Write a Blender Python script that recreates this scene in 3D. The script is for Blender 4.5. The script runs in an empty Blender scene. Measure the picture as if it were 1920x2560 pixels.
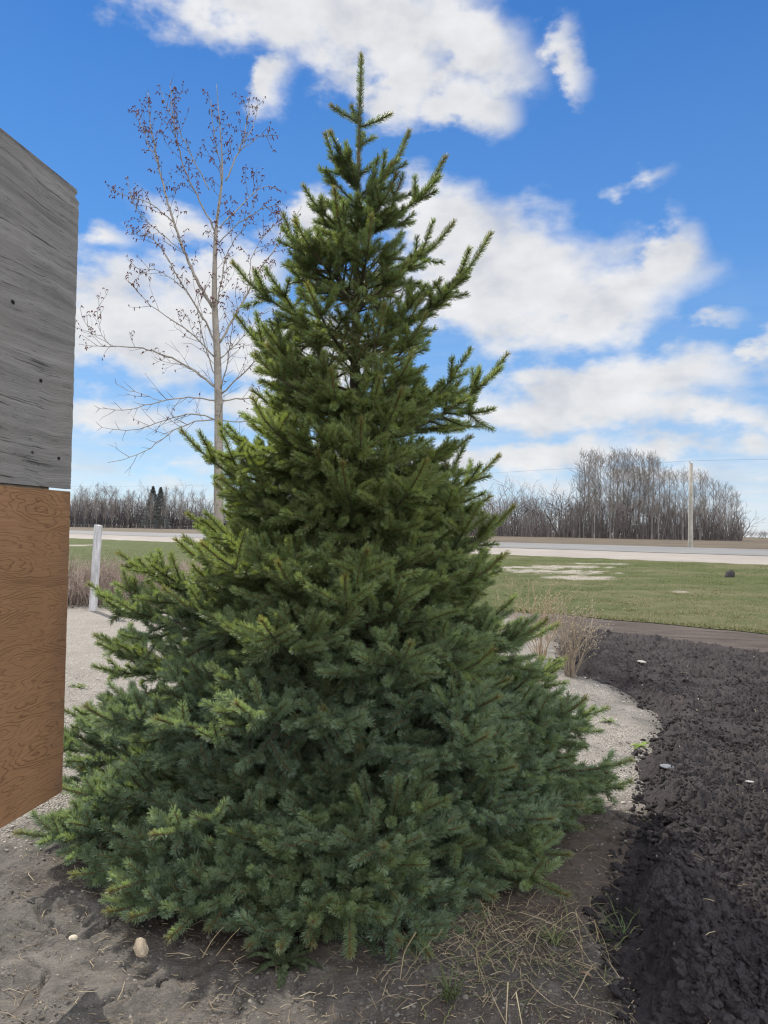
import bpy, math, random
import numpy as np
from mathutils import Vector, Matrix

random.seed(7)
RNG = np.random.default_rng(11)
SC = bpy.context.scene
COL = SC.collection
R = math.radians

# ------------------------------------------------------------------ camera
CAM_H = 1.6
F = 1923.0                     # focal length in pixels of the 1920x2560 frame
PITCH, ROLL = R(1.35), R(1.1)
_f = np.array([0, math.cos(PITCH), math.sin(PITCH)])
_u0 = np.array([0, -math.sin(PITCH), math.cos(PITCH)])
_r0 = np.array([1.0, 0, 0])
_r = _r0 * math.cos(ROLL) + _u0 * math.sin(ROLL)
_u = _u0 * math.cos(ROLL) - _r0 * math.sin(ROLL)
CAM = np.array([0, 0, CAM_H])
cam = bpy.data.cameras.new('camera')
camo = bpy.data.objects.new('camera', cam)
COL.objects.link(camo)
cam.sensor_fit = 'VERTICAL'
cam.sensor_height = 36.0
cam.lens = 36.0 * F / 2560.0
cam.clip_start, cam.clip_end = 0.05, 9000.0
camo.matrix_world = Matrix(((_r[0], _u[0], -_f[0], 0), (_r[1], _u[1], -_f[1], 0), (_r[2], _u[2], -_f[2], CAM_H), (0, 0, 0, 1)))
SC.camera = camo

# ------------------------------------------------------------------ sun, sky, exposure
SUN_AZ, SUN_EL = R(-34), R(41)
SUNV = Vector((math.sin(SUN_AZ) * math.cos(SUN_EL), math.cos(SUN_AZ) * math.cos(SUN_EL), math.sin(SUN_EL)))
sl = bpy.data.lights.new('sun', 'SUN')
sl.energy, sl.angle, sl.color = 5.0, R(0.6), (1.0, 0.95, 0.86)
so = bpy.data.objects.new('sun', sl)
so.rotation_euler = SUNV.to_track_quat('Z', 'Y').to_euler()
so.location = (-20, 40, 50)
COL.objects.link(so)
SC.view_settings.view_transform = 'Standard'
SC.view_settings.look = 'None'
SC.view_settings.exposure = 0.7
SC.cycles.pixel_filter_type = 'BLACKMAN_HARRIS'
SC.cycles.filter_width = 1.25
SC.cycles.use_denoising = True
SC.view_settings.gamma = 1.0


def ray(px, py):
    d = _f + _r * ((px - 960) / F) + _u * ((1280 - py) / F)
    return d / np.linalg.norm(d)


def at_depth(px, py, Y):
    d = ray(px, py)
    return CAM + d * (Y / d[1])


class NT:
    """small helper for building node trees"""
    def __init__(self, tree):
        self.t = tree
        self.t.nodes.clear()

    def n(self, kind, ins=None, **kw):
        nd = self.t.nodes.new(kind)
        for k, v in kw.items():
            setattr(nd, k, v)
        for k, v in (ins or {}).items():
            sock = nd.inputs[k]
            if hasattr(v, 'is_output'):
                self.t.links.new(v, sock)
            else:
                sock.default_value = v
        return nd

    def math(self, op, a, b=0.0, c=None, clamp=False):
        d = {0: a, 1: b}
        if c is not None:
            d[2] = c
        return self.n('ShaderNodeMath', d, operation=op, use_clamp=clamp).outputs[0]

    def ramp(self, fac, stops, interp='LINEAR'):
        nd = self.n('ShaderNodeValToRGB', {0: fac})
        cr = nd.color_ramp
        cr.interpolation = interp
        while len(cr.elements) < len(stops):
            cr.elements.new(0.5)
        for e, (p, c) in zip(cr.elements, stops):
            e.position = p
            e.color = (c, c, c, 1) if isinstance(c, (int, float)) else (*c, 1)
        return nd.outputs[0]

    def mix(self, fac, a, b, blend='MIX'):
        nd = self.n('ShaderNodeMix', data_type='RGBA', blend_type=blend)
        for idx, v in ((0, fac), (6, a), (7, b)):
            if hasattr(v, 'is_output'):
                self.t.links.new(v, nd.inputs[idx])
            else:
                nd.inputs[idx].default_value = v if isinstance(v, (int, float)) else (*v, 1)
        return nd.outputs[2]

    def noise(self, vec, scale, detail=4, rough=0.55, dist=0.0, out=0):
        return self.n('ShaderNodeTexNoise', {'Vector': vec, 'Scale': scale, 'Detail': detail, 'Roughness': rough, 'Distortion': dist}).outputs[out]

    def link(self, a, b):
        self.t.links.new(a, b)


# ---- the world: Nishita sky with drifting fair-weather cloud, laid out by azimuth and elevation
world = bpy.data.worlds.new('World')
SC.world = world
world.use_nodes = True
W = NT(world.node_tree)
out = W.n('ShaderNodeOutputWorld')
SKY_STRENGTH = 0.10
SKY_GAIN = 0.616        # the picture is exposed 0.7 stop up; the clear sky keeps its own value
bg = W.n('ShaderNodeBackground', {'Strength': SKY_STRENGTH})
W.link(bg.outputs[0], out.inputs[0])
sky = W.n('ShaderNodeTexSky', sky_type='NISHITA', sun_disc=False, sun_elevation=SUN_EL, sun_rotation=SUN_AZ,
          altitude=250.0, air_density=1.0, dust_density=0.1, ozone_density=5.0)
skyc = W.n('ShaderNodeHueSaturation', {'Hue': 0.5, 'Saturation': 1.5, 'Value': 1.0, 'Color': sky.outputs[0]}).outputs[0]
gen = W.n('ShaderNodeTexCoord').outputs['Generated']
sep = W.n('ShaderNodeSeparateXYZ', {0: gen})
az = W.math('MULTIPLY', W.math('ARCTAN2', sep.outputs[0], sep.outputs[1]), 180 / math.pi)
el = W.math('MULTIPLY', W.math('ARCSINE', sep.outputs[2]), 180 / math.pi)
elg = W.ramp(W.math('DIVIDE', el, 60.0, clamp=True), [(0.0, (0.62, 0.73, 0.88)), (0.06, (0.48, 0.65, 0.87)), (0.16, (0.28, 0.48, 0.80)), (0.33, (0.150, 0.330, 0.72)), (0.56, (0.078, 0.215, 0.58)), (1.0, (0.045, 0.145, 0.46))])
# the clear blue between the clouds: the sky model, pulled to the deep polarised blue of that day
blue = W.mix(0.80, skyc, W.n('ShaderNodeVectorMath', {0: elg, 3: SKY_GAIN / SKY_STRENGTH}, operation='SCALE').outputs[0])
nvec = W.n('ShaderNodeCombineXYZ', {0: az, 1: W.math('MULTIPLY', el, 1.7), 2: 0.0}).outputs[0]
warp = W.n('ShaderNodeVectorMath', {0: W.noise(nvec, 0.16, 5, 0.6, 0, 1), 1: (0.5, 0.5, 0.5)}, operation='SUBTRACT').outputs[0]
flat = W.n('ShaderNodeCombineXYZ', {0: az, 1: el, 2: 0.0}).outputs[0]
pos = W.n('ShaderNodeVectorMath', {0: warp, 1: (7.0, 4.2, 0.0), 2: flat}, operation='MULTIPLY_ADD').outputs[0]
K = 1920 / 1659.0
BLOBS = [  # in pixels of the 1659-wide view: x, y, half width, half height, tilt (deg, + = right end up)
    (600, 15, 330, 90, 0), (830, 60, 230, 120, 0), (1010, 95, 170, 75, -18), (1000, 220, 105, 58, -12), (860, 175, 120, 80, 0),
    (588, 190, 42, 62, -45), (1235, 125, 34, 75, 30), (1395, 388, 44, 18, 5),
    (1090, 610, 300, 145, -4), (1290, 660, 220, 75, 12), (1440, 560, 85, 72, 25), (960, 500, 160, 95, -15), (690, 480, 90, 60, 0),
    (290, 700, 250, 125, 0), (470, 600, 160, 62, 20), (240, 525, 60, 30, 0), (400, 500, 110, 38, -10),
    (640, 760, 200, 90, 0), (1330, 825, 290, 62, 4), (1270, 885, 330, 52, 0), (1530, 890, 230, 36, -4), (1150, 985, 330, 48, 4),
    (1440, 970, 230, 34, 0), (1640, 945, 50, 26, 0), (250, 895, 210, 42, 0), (560, 880, 160, 50, 0), (195, 985, 62, 11, 0), (385, 1012, 95, 20, 4),
    (345, 1045, 130, 12, 0), (1400, 1035, 330, 24, 0), (1180, 1050, 240, 20, 0), (1560, 685, 45, 20, 0), (1640, 760, 40, 50, 0), (900, 990, 300, 40, 0)]
field = None
for (x, y, a, b, tilt) in BLOBS:
    d = ray(x * K, y * K)
    s = K * 180 / math.pi / F
    mp = W.n('ShaderNodeMapping', {'Vector': pos, 'Location': (math.degrees(math.atan2(d[0], d[1])), math.degrees(math.asin(d[2])), 0),
             'Rotation': (0, 0, R(tilt - 1.1)), 'Scale': (a * s * 1.12, b * s * 1.12, 1)}, vector_type='TEXTURE')
    ln = W.n('ShaderNodeVectorMath', {0: mp.outputs[0]}, operation='LENGTH').outputs[1]
    wt = float(np.clip((min(a, b) * s / 2.0) ** 0.9, 0.24, 1.0))        # small clouds stay thin and wispy
    fi = W.math('MULTIPLY_ADD', ln, -wt, wt)
    field = fi if field is None else W.math('SMOOTH_MAX', field, fi, 0.22)
f0 = field
# broken cloud over the rest of the sky, outside what the blobs describe
far_n = W.math('MULTIPLY', W.math('SUBTRACT', W.noise(gen, 2.6, 6, 0.55), 0.42), 4.0)
away = W.math('MAXIMUM', W.math('GREATER_THAN', W.math('ABSOLUTE', az), 40.0), W.math('GREATER_THAN', el, 42.0))
f0 = W.math('MAXIMUM', f0, W.math('SUBTRACT', W.math('MULTIPLY', W.math('ADD', far_n, 2.0), away), 2.0))
nse = W.math('SUBTRACT', W.noise(nvec, 0.32, 6, 0.52), 0.5)
f1 = W.math('MULTIPLY_ADD', nse, 1.15, f0)
dens = W.n('ShaderNodeMapRange', {0: f1, 1: -0.10, 2: 0.58, 3: 0.0, 4: 0.95}, interpolation_type='SMOOTHSTEP').outputs[0]
# thin milky streaks low over the horizon
low = W.ramp(W.math('DIVIDE', el, 30.0, clamp=True), [(0.0, 0.75), (0.12, 0.60), (0.30, 0.16), (0.6, 0.0)])
stv = W.n('ShaderNodeCombineXYZ', {0: W.math('MULTIPLY', az, 0.25), 1: W.math('MULTIPLY', el, 1.6), 2: 3.0}).outputs[0]
strk = W.n('ShaderNodeMapRange', {0: W.noise(stv, 0.55, 6, 0.6), 1: 0.36, 2: 0.64, 3: 0.0, 4: 1.0}).outputs[0]
dens = W.math('MAXIMUM', dens, W.math('MULTIPLY', strk, low))
cs = W.noise(nvec, 0.20, 5, 0.55)
cl = W.ramp(cs, [(0.30, (0.62, 0.635, 0.67)), (0.48, (0.76, 0.765, 0.775)), (0.68, (0.87, 0.865, 0.865))])
cl = W.n('ShaderNodeVectorMath', {0: cl, 3: SKY_GAIN * 1.05 / SKY_STRENGTH}, operation='SCALE').outputs[0]
# front-lit clouds opposite the sun, out of view, boosted as added fill light
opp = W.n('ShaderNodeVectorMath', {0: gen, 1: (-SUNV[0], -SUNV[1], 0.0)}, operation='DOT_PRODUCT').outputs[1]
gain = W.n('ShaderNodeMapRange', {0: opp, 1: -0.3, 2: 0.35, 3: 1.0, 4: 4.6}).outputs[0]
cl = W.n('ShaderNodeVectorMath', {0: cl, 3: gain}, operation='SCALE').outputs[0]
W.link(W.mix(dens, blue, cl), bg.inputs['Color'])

# ------------------------------------------------------------------ numpy noise and mesh helpers
_perm = np.random.default_rng(3).permutation(512)
_perm = np.concatenate([_perm, _perm, _perm])
_grad = np.random.default_rng(4).normal(size=(512, 2))
_grad /= np.linalg.norm(_grad, axis=1)[:, None]


def perlin(x, y):
    x = np.asarray(x, float); y = np.asarray(y, float)
    xi = np.floor(x).astype(int); yi = np.floor(y).astype(int)
    xf = x - xi; yf = y - yi
    xi &= 511; yi &= 511
    u = xf * xf * xf * (xf * (xf * 6 - 15) + 10); v = yf * yf * yf * (yf * (yf * 6 - 15) + 10)

    def g(ix, iy, fx, fy):
        h = _grad[_perm[_perm[ix & 511] + (iy & 511)] & 511]
        return h[..., 0] * fx + h[..., 1] * fy
    a = g(xi, yi, xf, yf); b = g(xi + 1, yi, xf - 1, yf)
    c = g(xi, yi + 1, xf, yf - 1); d = g(xi + 1, yi + 1, xf - 1, yf - 1)
    return ((a + (b - a) * u) + ((c + (d - c) * u) - (a + (b - a) * u)) * v) * 1.5


def fbm(x, y, octv=4, gain=0.5):
    s = 0.0; a = 1.0
    for i in range(octv):
        s = s + a * perlin(x * 2 ** i + 17.3 * i, y * 2 ** i - 9.1 * i)
        a *= gain
    return s


def sstep(x, a, b):
    t = np.clip((np.asarray(x, float) - a) / (b - a), 0, 1)
    return t * t * (3 - 2 * t)


def make_mesh(name, verts, faces, mats, parent=None, colors=None, attrs=None, midx=None, smooth=False):
    """verts (n,3); faces: an (m,k) array or a list of such arrays; linked as ONE object"""
    if not isinstance(faces, list):
        faces = [faces]
    faces = [np.asarray(f, dtype=np.int32) for f in faces if len(f)]
    me = bpy.data.meshes.new(name)
    me.vertices.add(len(verts))
    me.vertices.foreach_set('co', np.asarray(verts, np.float32).ravel())
    nl = sum(f.size for f in faces); nf = sum(len(f) for f in faces)
    me.loops.add(nl)
    me.polygons.add(nf)
    me.loops.foreach_set('vertex_index', np.concatenate([f.ravel() for f in faces]))
    tot = np.concatenate([np.full(len(f), f.shape[1], np.int32) for f in faces])
    st = np.zeros(nf, np.int32); st[1:] = np.cumsum(tot)[:-1]
    me.polygons.foreach_set('loop_start', st)
    if not isinstance(mats, (list, tuple)):
        mats = [mats]
    for m in mats:
        me.materials.append(m)
    if midx is not None:
        me.polygons.foreach_set('material_index', np.asarray(midx, np.int32))
    me.polygons.foreach_set('use_smooth', np.full(nf, smooth))
    if colors is not None:
        a = me.attributes.new('col', 'FLOAT_COLOR', 'POINT')
        c = np.ones((len(verts), 4), np.float32); c[:, :3] = colors
        a.data.foreach_set('color', c.ravel())
    for k, v in (attrs or {}).items():
        a = me.attributes.new(k, 'FLOAT', 'POINT')
        a.data.foreach_set('value', np.asarray(v, np.float32))
    me.update(calc_edges=True)
    o = bpy.data.objects.new(name, me)
    COL.objects.link(o)
    if parent is not None:
        o.parent = parent
    return o


def empty(name, loc, label, cat, group=None, rz=0.0):
    o = bpy.data.objects.new(name, None)
    o.empty_display_size = 0.2
    o.location = loc
    o.rotation_euler = (0, 0, rz)
    COL.objects.link(o)
    tag(o, label, cat, group)
    return o


def tag(o, label=None, cat=None, group=None, kind=None):
    for k, v in (('label', label), ('category', cat), ('group', group), ('kind', kind)):
        if v:
            o[k] = v
    return o


def perp(d):
    """two unit vectors square to each row of d"""
    ref = np.where(np.abs(d[:, 2:3]) < 0.9, np.array([[0, 0, 1.0]]), np.array([[1.0, 0, 0]]))
    a = np.cross(d, ref); a /= np.linalg.norm(a, axis=1)[:, None] + 1e-12
    return a, np.cross(d, a)


def unit(v):
    v = np.asarray(v, float)
    return v / (np.linalg.norm(v, axis=-1, keepdims=True) + 1e-12)


def frustums(P0, P1, r0, r1, k=5):
    """tapered open tubes for many segments at once"""
    P0 = np.asarray(P0, float); P1 = np.asarray(P1, float)
    r0 = np.broadcast_to(np.asarray(r0, float), (len(P0),)); r1 = np.broadcast_to(np.asarray(r1, float), (len(P0),))
    d = unit(P1 - P0)
    a, b = perp(d)
    th = np.arange(k) * 2 * math.pi / k
    ring = a[:, None, :] * np.cos(th)[None, :, None] + b[:, None, :] * np.sin(th)[None, :, None]
    v0 = P0[:, None, :] + ring * r0[:, None, None]; v1 = P1[:, None, :] + ring * r1[:, None, None]
    V = np.concatenate([v0, v1], axis=1).reshape(-1, 3)
    base = (np.arange(len(P0)) * 2 * k)[:, None]
    i = np.arange(k); j = (i + 1) % k
    q = np.stack([i, j, j + k, i + k], axis=1)
    Fq = (base[:, :, None] + q[None]).reshape(-1, 4)
    return V, Fq


def tube(path, radii, k=10, cap=True):
    """one connected tube along a path"""
    P = np.asarray(path, float); n = len(P)
    d = np.gradient(P, axis=0); d = unit(d)
    a, b = perp(d)
    for i in range(1, n):      # keep the rings from twisting
        a[i] = unit(a[i - 1] - d[i] * np.dot(a[i - 1], d[i])); b[i] = np.cross(d[i], a[i])
    th = np.arange(k) * 2 * math.pi / k
    V = (P[:, None] + (a[:, None] * np.cos(th)[None, :, None] + b[:, None] * np.sin(th)[None, :, None]) * np.asarray(radii, float)[:, None, None]).reshape(-1, 3)
    i = np.arange(k); j = (i + 1) % k
    Fq = np.concatenate([np.stack([i, j, j + k, i + k], 1) + k * m for m in range(n - 1)])
    out = [Fq]
    if cap:
        V = np.concatenate([V, P[:1], P[-1:]])
        out.append(np.concatenate([np.stack([j, i, np.full(k, n * k)], 1), np.stack([i + k * (n - 1), j + k * (n - 1), np.full(k, n * k + 1)], 1)]))
    return V, out


def join(parts):
    """parts: (V, faces or list of faces) -> one V and list of face arrays"""
    Vs, Fs, n = [], [], 0
    for V, Fc in parts:
        for f in (Fc if isinstance(Fc, list) else [Fc]):
            Fs.append(np.asarray(f) + n)
        Vs.append(V); n += len(V)
    by = {}
    for f in Fs:
        by.setdefault(f.shape[1], []).append(f)
    return np.concatenate(Vs), [np.concatenate(v) for v in by.values()]


def inside(poly, x, y):
    x = np.asarray(x); y = np.asarray(y)
    r = np.zeros(x.shape, bool)
    n = len(poly)
    for i in range(n):
        x0, y0 = poly[i]; x1, y1 = poly[(i + 1) % n]
        c = ((y0 > y) != (y1 > y)) & (x < (x1 - x0) * (y - y0) / (y1 - y0 + 1e-12) + x0)
        r ^= c
    return r


def edge_dist(poly, x, y):
    """signed distance to a polygon's outline, positive inside"""
    best = np.full(np.shape(x), 1e9)
    n = len(poly)
    for i in range(n):
        a = np.array(poly[i]); b = np.array(poly[(i + 1) % n])
        ab = b - a; L = (ab ** 2).sum() + 1e-12
        t = np.clip(((x - a[0]) * ab[0] + (y - a[1]) * ab[1]) / L, 0, 1)
        best = np.minimum(best, np.hypot(x - a[0] - t * ab[0], y - a[1] - t * ab[1]))
    return np.where(inside(poly, x, y), best, -best)


# ------------------------------------------------------------------ terrain
NRM = np.array([0.588, 0.809])        # square to the highway
ALONG = np.array([0.809, -0.588])
D_GRAVEL, D_ROAD, D_FAR = 38.0, 48.5, 64.0


def base_z(x, y):
    d = NRM[0] * np.asarray(x, float) + NRM[1] * np.asarray(y, float)
    return np.interp(d, [-1e5, 20, 30, D_GRAVEL, D_ROAD, D_FAR, 68, 90, 400, 6000], [0, 0, 0.10, 0.30, 0.50, 0.65, 0.56, 0.60, 0.75, 0.9])


def on_ground(px, py):
    d = ray(px, py)
    t = 3.0
    for _ in range(60):
        p = CAM + d * t
        z = float(base_z(p[0], p[1]))
        if d[2] > -1e-4:
            return CAM + d * 400
        t = 0.5 * t + 0.5 * (z - CAM_H) / d[2]
    return CAM + d * t


def G(px, py):
    p = on_ground(px, py)
    return (p[0], p[1])


SOIL_POLY = [G(*p) for p in [(1395, 1600), (1480, 1590), (1600, 1608), (1760, 1627), (1920, 1657), (2350, 1735), (3300, 2250), (3000, 3400), (1700, 3000), (1610, 2620), (1580, 2490), (1545, 2400),
                             (1515, 2310), (1545, 2250), (1565, 2190), (1592, 2110), (1602, 2040), (1602, 1960), (1614, 1880), (1652, 1815), (1640, 1785), (1568, 1735), (1500, 1712), (1400, 1672)]]
STRIP_POLY = [G(*p) for p in [(1300, 1545), (1444, 1541), (1600, 1553), (1740, 1567), (1920, 1586), (2600, 1665), (2700, 1790), (2350, 1735), (1920, 1657), (1760, 1627), (1600, 1608), (1480, 1590), (1395, 1600)]]
# the cold shade-free drive of crushed limestone, left of and behind the spruce
DRIVE_POLY = [G(*p) for p in [(-1200, 1516), (300, 1516), (700, 1512), (1250, 1545), (1380, 1590), (1400, 1680), (1560, 1740), (1640, 1790), (1640, 1830), (1600, 1900), (1590, 1990), (1450, 2010), (1200, 1960), (900, 1960), (560, 1950), (330, 2000), (90, 2085), (-500, 2180), (-1500, 2150)]]


def relief(x, y):
    """unevenness of the trodden earth close by"""
    r = np.hypot(x, y)
    k = 1 - sstep(r, 6, 14)
    z = 0.045 * fbm(x * 0.9, y * 0.9, 3) + 0.016 * fbm(x * 4.1, y * 4.1, 3)
    lump = np.abs(perlin(x * 6.0 + 3, y * 6.0)) * 0.02 + np.abs(perlin(x * 15.0, y * 15.0 + 5)) * 0.008
    t = np.exp(-((x + 0.15) ** 2 + (y - 4.4) ** 2) / 1.6 ** 2) * 0.06
    return k * (z + lump) + t


def ground_z(x, y):
    return base_z(x, y) + relief(x, y)


# ------------------------------------------------------------------ materials
def material(name):
    m = bpy.data.materials.new(name)
    m.use_nodes = True
    t = NT(m.node_tree)
    o = t.n('ShaderNodeOutputMaterial')
    return m, t, o


def finish(t, o, color, rough=0.9, bump=None, bump_d=0.02, spec=0.2, bump_s=1.0):
    p = t.n('ShaderNodeBsdfPrincipled', {'Roughness': rough, 'Specular IOR Level': spec})
    if hasattr(color, 'is_output'):
        t.link(color, p.inputs['Base Color'])
    else:
        p.inputs['Base Color'].default_value = (*color, 1)
    if bump is not None:
        b = t.n('ShaderNodeBump', {'Height': bump, 'Distance': bump_d, 'Strength': bump_s})
        t.link(b.outputs[0], p.inputs['Normal'])
    t.link(p.outputs[0], o.inputs[0])
    return p


def attr(t, name):
    return t.n('ShaderNodeAttribute', attribute_name=name)


def simple(name, c1, c2, scale=8.0, rough=0.85, bump_d=0.0, detail=5, spec=0.2):
    m, t, o = material(name)
    co = t.n('ShaderNodeTexCoord').outputs['Object']
    nz = t.noise(co, scale, detail, 0.6)
    c = t.mix(t.ramp(nz, [(0.3, 0.0), (0.7, 1.0)]), c1, c2)
    finish(t, o, c, rough, nz if bump_d else None, bump_d, spec)
    return m


def attr_mat(name, rough=0.6, trans=0.0, spec=0.25, tint=(1, 1, 1)):
    """colour from the mesh's own per-piece colours, with light passing through thin leaves"""
    m, t, o = material(name)
    a = attr(t, 'col').outputs['Color']
    p = t.n('ShaderNodeBsdfPrincipled', {'Base Color': a, 'Roughness': rough, 'Specular IOR Level': spec})
    if trans > 0:
        tc = t.mix(1.0, a, tint, 'MULTIPLY')
        tr = t.n('ShaderNodeBsdfTranslucent', {'Color': tc})
        ms = t.n('ShaderNodeMixShader', {0: trans, 1: p.outputs[0], 2: tr.outputs[0]})
        t.link(ms.outputs[0], o.inputs[0])
    else:
        t.link(p.outputs[0], o.inputs[0])
    return m


def ground_mat():
    m, t, o = material('earth_and_gravel')
    co = t.n('ShaderNodeNewGeometry').outputs['Position']
    gv = attr(t, 'gravel').outputs['Fac']
    fld = attr(t, 'field').outputs['Fac']
    strip = attr(t, 'strip').outputs['Fac']
    under = attr(t, 'litter').outputs['Fac']
    crk = attr(t, 'crack').outputs['Fac']
    n1 = t.noise(co, 1.3, 6, 0.6); n2 = t.noise(co, 9, 6, 0.65); n3 = t.noise(co, 60, 5, 0.7)
    dirt = t.mix(t.ramp(n1, [(0.35, 0.0), (0.65, 1.0)]), (0.085, 0.078, 0.070), (0.150, 0.137, 0.122))
    dirt = t.mix(t.ramp(n2, [(0.3, 0.9), (0.58, 0.0)]), dirt, (0.052, 0.047, 0.042))
    dirt = t.mix(t.ramp(n3, [(0.52, 0.0), (0.72, 0.6)]), dirt, (0.215, 0.19, 0.168))
    dirt = t.mix(t.ramp(t.noise(co, 140, 3, 0.7), [(0.28, 0.75), (0.46, 0.0)]), dirt, (0.045, 0.038, 0.033))
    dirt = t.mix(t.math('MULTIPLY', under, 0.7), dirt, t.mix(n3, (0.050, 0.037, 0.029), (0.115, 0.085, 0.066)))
    # pale grit pressed into the earth
    vo = t.n('ShaderNodeTexVoronoi', {'Vector': co, 'Scale': 46.0})
    fleck = t.math('MULTIPLY', t.math('LESS_THAN', vo.outputs['Distance'], 0.20), t.math('GREATER_THAN', t.n('ShaderNodeSeparateXYZ', {0: vo.outputs['Color']}).outputs[0], 0.95))
    dirt = t.mix(fleck, dirt, (0.26, 0.235, 0.20))
    # crushed limestone
    vg = t.n('ShaderNodeTexVoronoi', {'Vector': co, 'Scale': 78.0})
    cell = t.n('ShaderNodeSeparateXYZ', {0: vg.outputs['Color']}).outputs[1]
    st = t.ramp(cell, [(0.0, (0.27, 0.246, 0.216)), (0.5, (0.37, 0.342, 0.305)), (1.0, (0.50, 0.468, 0.425))])
    st = t.mix(t.ramp(vg.outputs['Distance'], [(0.32, 0.0), (0.62, 0.7)]), st, (0.20, 0.175, 0.145))
    st = t.mix(t.ramp(n2, [(0.30, 0.55), (0.5, 0.0)]), st, (0.215, 0.195, 0.168))
    st = t.mix(t.ramp(n1, [(0.38, 0.35), (0.55, 0.0)]), st, (0.20, 0.18, 0.155))
    col = t.mix(gv, dirt, st)
    # the worked brown strip behind the bed
    sn = t.n('ShaderNodeCombineXYZ', {0: t.n('ShaderNodeVectorMath', {0: co, 1: (0.95, -0.25, 0)}, operation='DOT_PRODUCT').outputs[1], 1: t.math('MULTIPLY', t.n('ShaderNodeVectorMath', {0: co, 1: (0.25, 0.95, 0)}, operation='DOT_PRODUCT').outputs[1], 5.0), 2: 0.0}).outputs[0]
    s1 = t.noise(sn, 0.9, 6, 0.65)
    sc = t.mix(t.ramp(s1, [(0.35, 0.0), (0.65, 1.0)]), (0.040, 0.032, 0.028), (0.092, 0.076, 0.066))
    sc = t.mix(t.ramp(n2, [(0.6, 0.0), (0.75, 0.5)]), sc, (0.15, 0.127, 0.11))
    col = t.mix(strip, col, sc)
    # last year's stubble far across the road
    f1 = t.noise(co, 0.12, 6, 0.65)
    fc = t.mix(t.ramp(f1, [(0.35, 0.0), (0.65, 1.0)]), (0.064, 0.050, 0.038), (0.110, 0.090, 0.064))
    col = t.mix(fld, col, fc)
    h = t.math('ADD', t.math('MULTIPLY', n2, 0.5), t.math('MULTIPLY', n3, 0.35))
    hg = t.math('MULTIPLY', t.math('SUBTRACT', 1.0, vg.outputs['Distance']), 0.5)
    hh = t.n('ShaderNodeMix', {0: gv, 2: h, 3: hg}).outputs[0]
    finish(t, o, col, 0.95, hh, 0.05, 0.1)
    return m


def soil_mat():
    m, t, o = material('black_soil')
    co = t.n('ShaderNodeNewGeometry').outputs['Position']
    n1 = t.noise(co, 2.2, 5, 0.6); n2 = t.noise(co, 30, 7, 0.7)
    n0 = t.noise(co, 0.6, 4, 0.55)
    c = t.mix(t.ramp(n1, [(0.3, 0.0), (0.7, 1.0)]), (0.034, 0.0305, 0.0315), (0.072, 0.063, 0.064))
    c = t.mix(t.ramp(n2, [(0.5, 0.0), (0.85, 0.8)]), c, (0.115, 0.101, 0.098))
    c = t.mix(t.ramp(n0, [(0.5, 0.0), (0.75, 0.5)]), c, (0.100, 0.087, 0.084))
    vo = t.n('ShaderNodeTexVoronoi', {'Vector': co, 'Scale': 30.0})
    fl = t.math('MULTIPLY', t.math('LESS_THAN', vo.outputs['Distance'], 0.20), t.math('GREATER_THAN', t.n('ShaderNodeSeparateXYZ', {0: vo.outputs['Color']}).outputs[0], 0.972))
    c = t.mix(fl, c, (0.36, 0.32, 0.28))
    finish(t, o, c, 0.95, t.math('ADD', n2, t.math('MULTIPLY', t.noise(co, 110, 4, 0.7), 0.5)), 0.035, 0.05)
    return m


def lawn_mat():
    m, t, o = material('spring_turf')
    co = t.n('ShaderNodeNewGeometry').outputs['Position']
    n1 = t.noise(co, 0.16, 5, 0.6); n2 = t.noise(co, 1.6, 6, 0.65); n3 = t.noise(co, 18, 5, 0.7)
    g = t.mix(t.ramp(n2, [(0.32, 0.0), (0.68, 1.0)]), (0.042, 0.056, 0.018), (0.072, 0.083, 0.032))
    straw = t.mix(n3, (0.095, 0.084, 0.048), (0.165, 0.145, 0.090))
    dry = attr(t, 'dry').outputs['Fac']
    g = t.mix(t.math('MULTIPLY', dry, t.ramp(n2, [(0.30, 0.15), (0.62, 0.6)])), g, straw)
    g = t.mix(t.ramp(n3, [(0.58, 0.0), (0.8, 0.45)]), g, (0.135, 0.12, 0.075))
    pat = attr(t, 'patch').outputs['Fac']
    g = t.mix(t.math('MULTIPLY', pat, t.ramp(n3, [(0.38, 0.15), (0.56, 1.0)])), g, (0.30, 0.265, 0.235))
    finish(t, o, g, 0.95, n3, 0.04, 0.05)
    return m


def road_mat():
    m, t, o = material('worn_asphalt')
    co = t.n('ShaderNodeNewGeometry').outputs['Position']
    u = t.n('ShaderNodeVectorMath', {0: co, 1: (NRM[0], NRM[1], 0)}, operation='DOT_PRODUCT').outputs[1]
    n1 = t.noise(co, 0.15, 6, 0.6); n2 = t.noise(co, 2.5, 5, 0.7)
    c = t.mix(t.ramp(n1, [(0.3, 0.0), (0.7, 1.0)]), (0.125, 0.122, 0.120), (0.165, 0.162, 0.159))
    wv = t.n('ShaderNodeMapRange', {0: t.math('SINE', t.math('MULTIPLY', u, 2.4)), 1: -0.2, 2: 1.0, 3: 0.0, 4: 0.22}).outputs[0]
    c = t.mix(wv, c, (0.130, 0.128, 0.130))
    finish(t, o, c, 0.9, n2, 0.01, 0.1)
    return m


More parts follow.
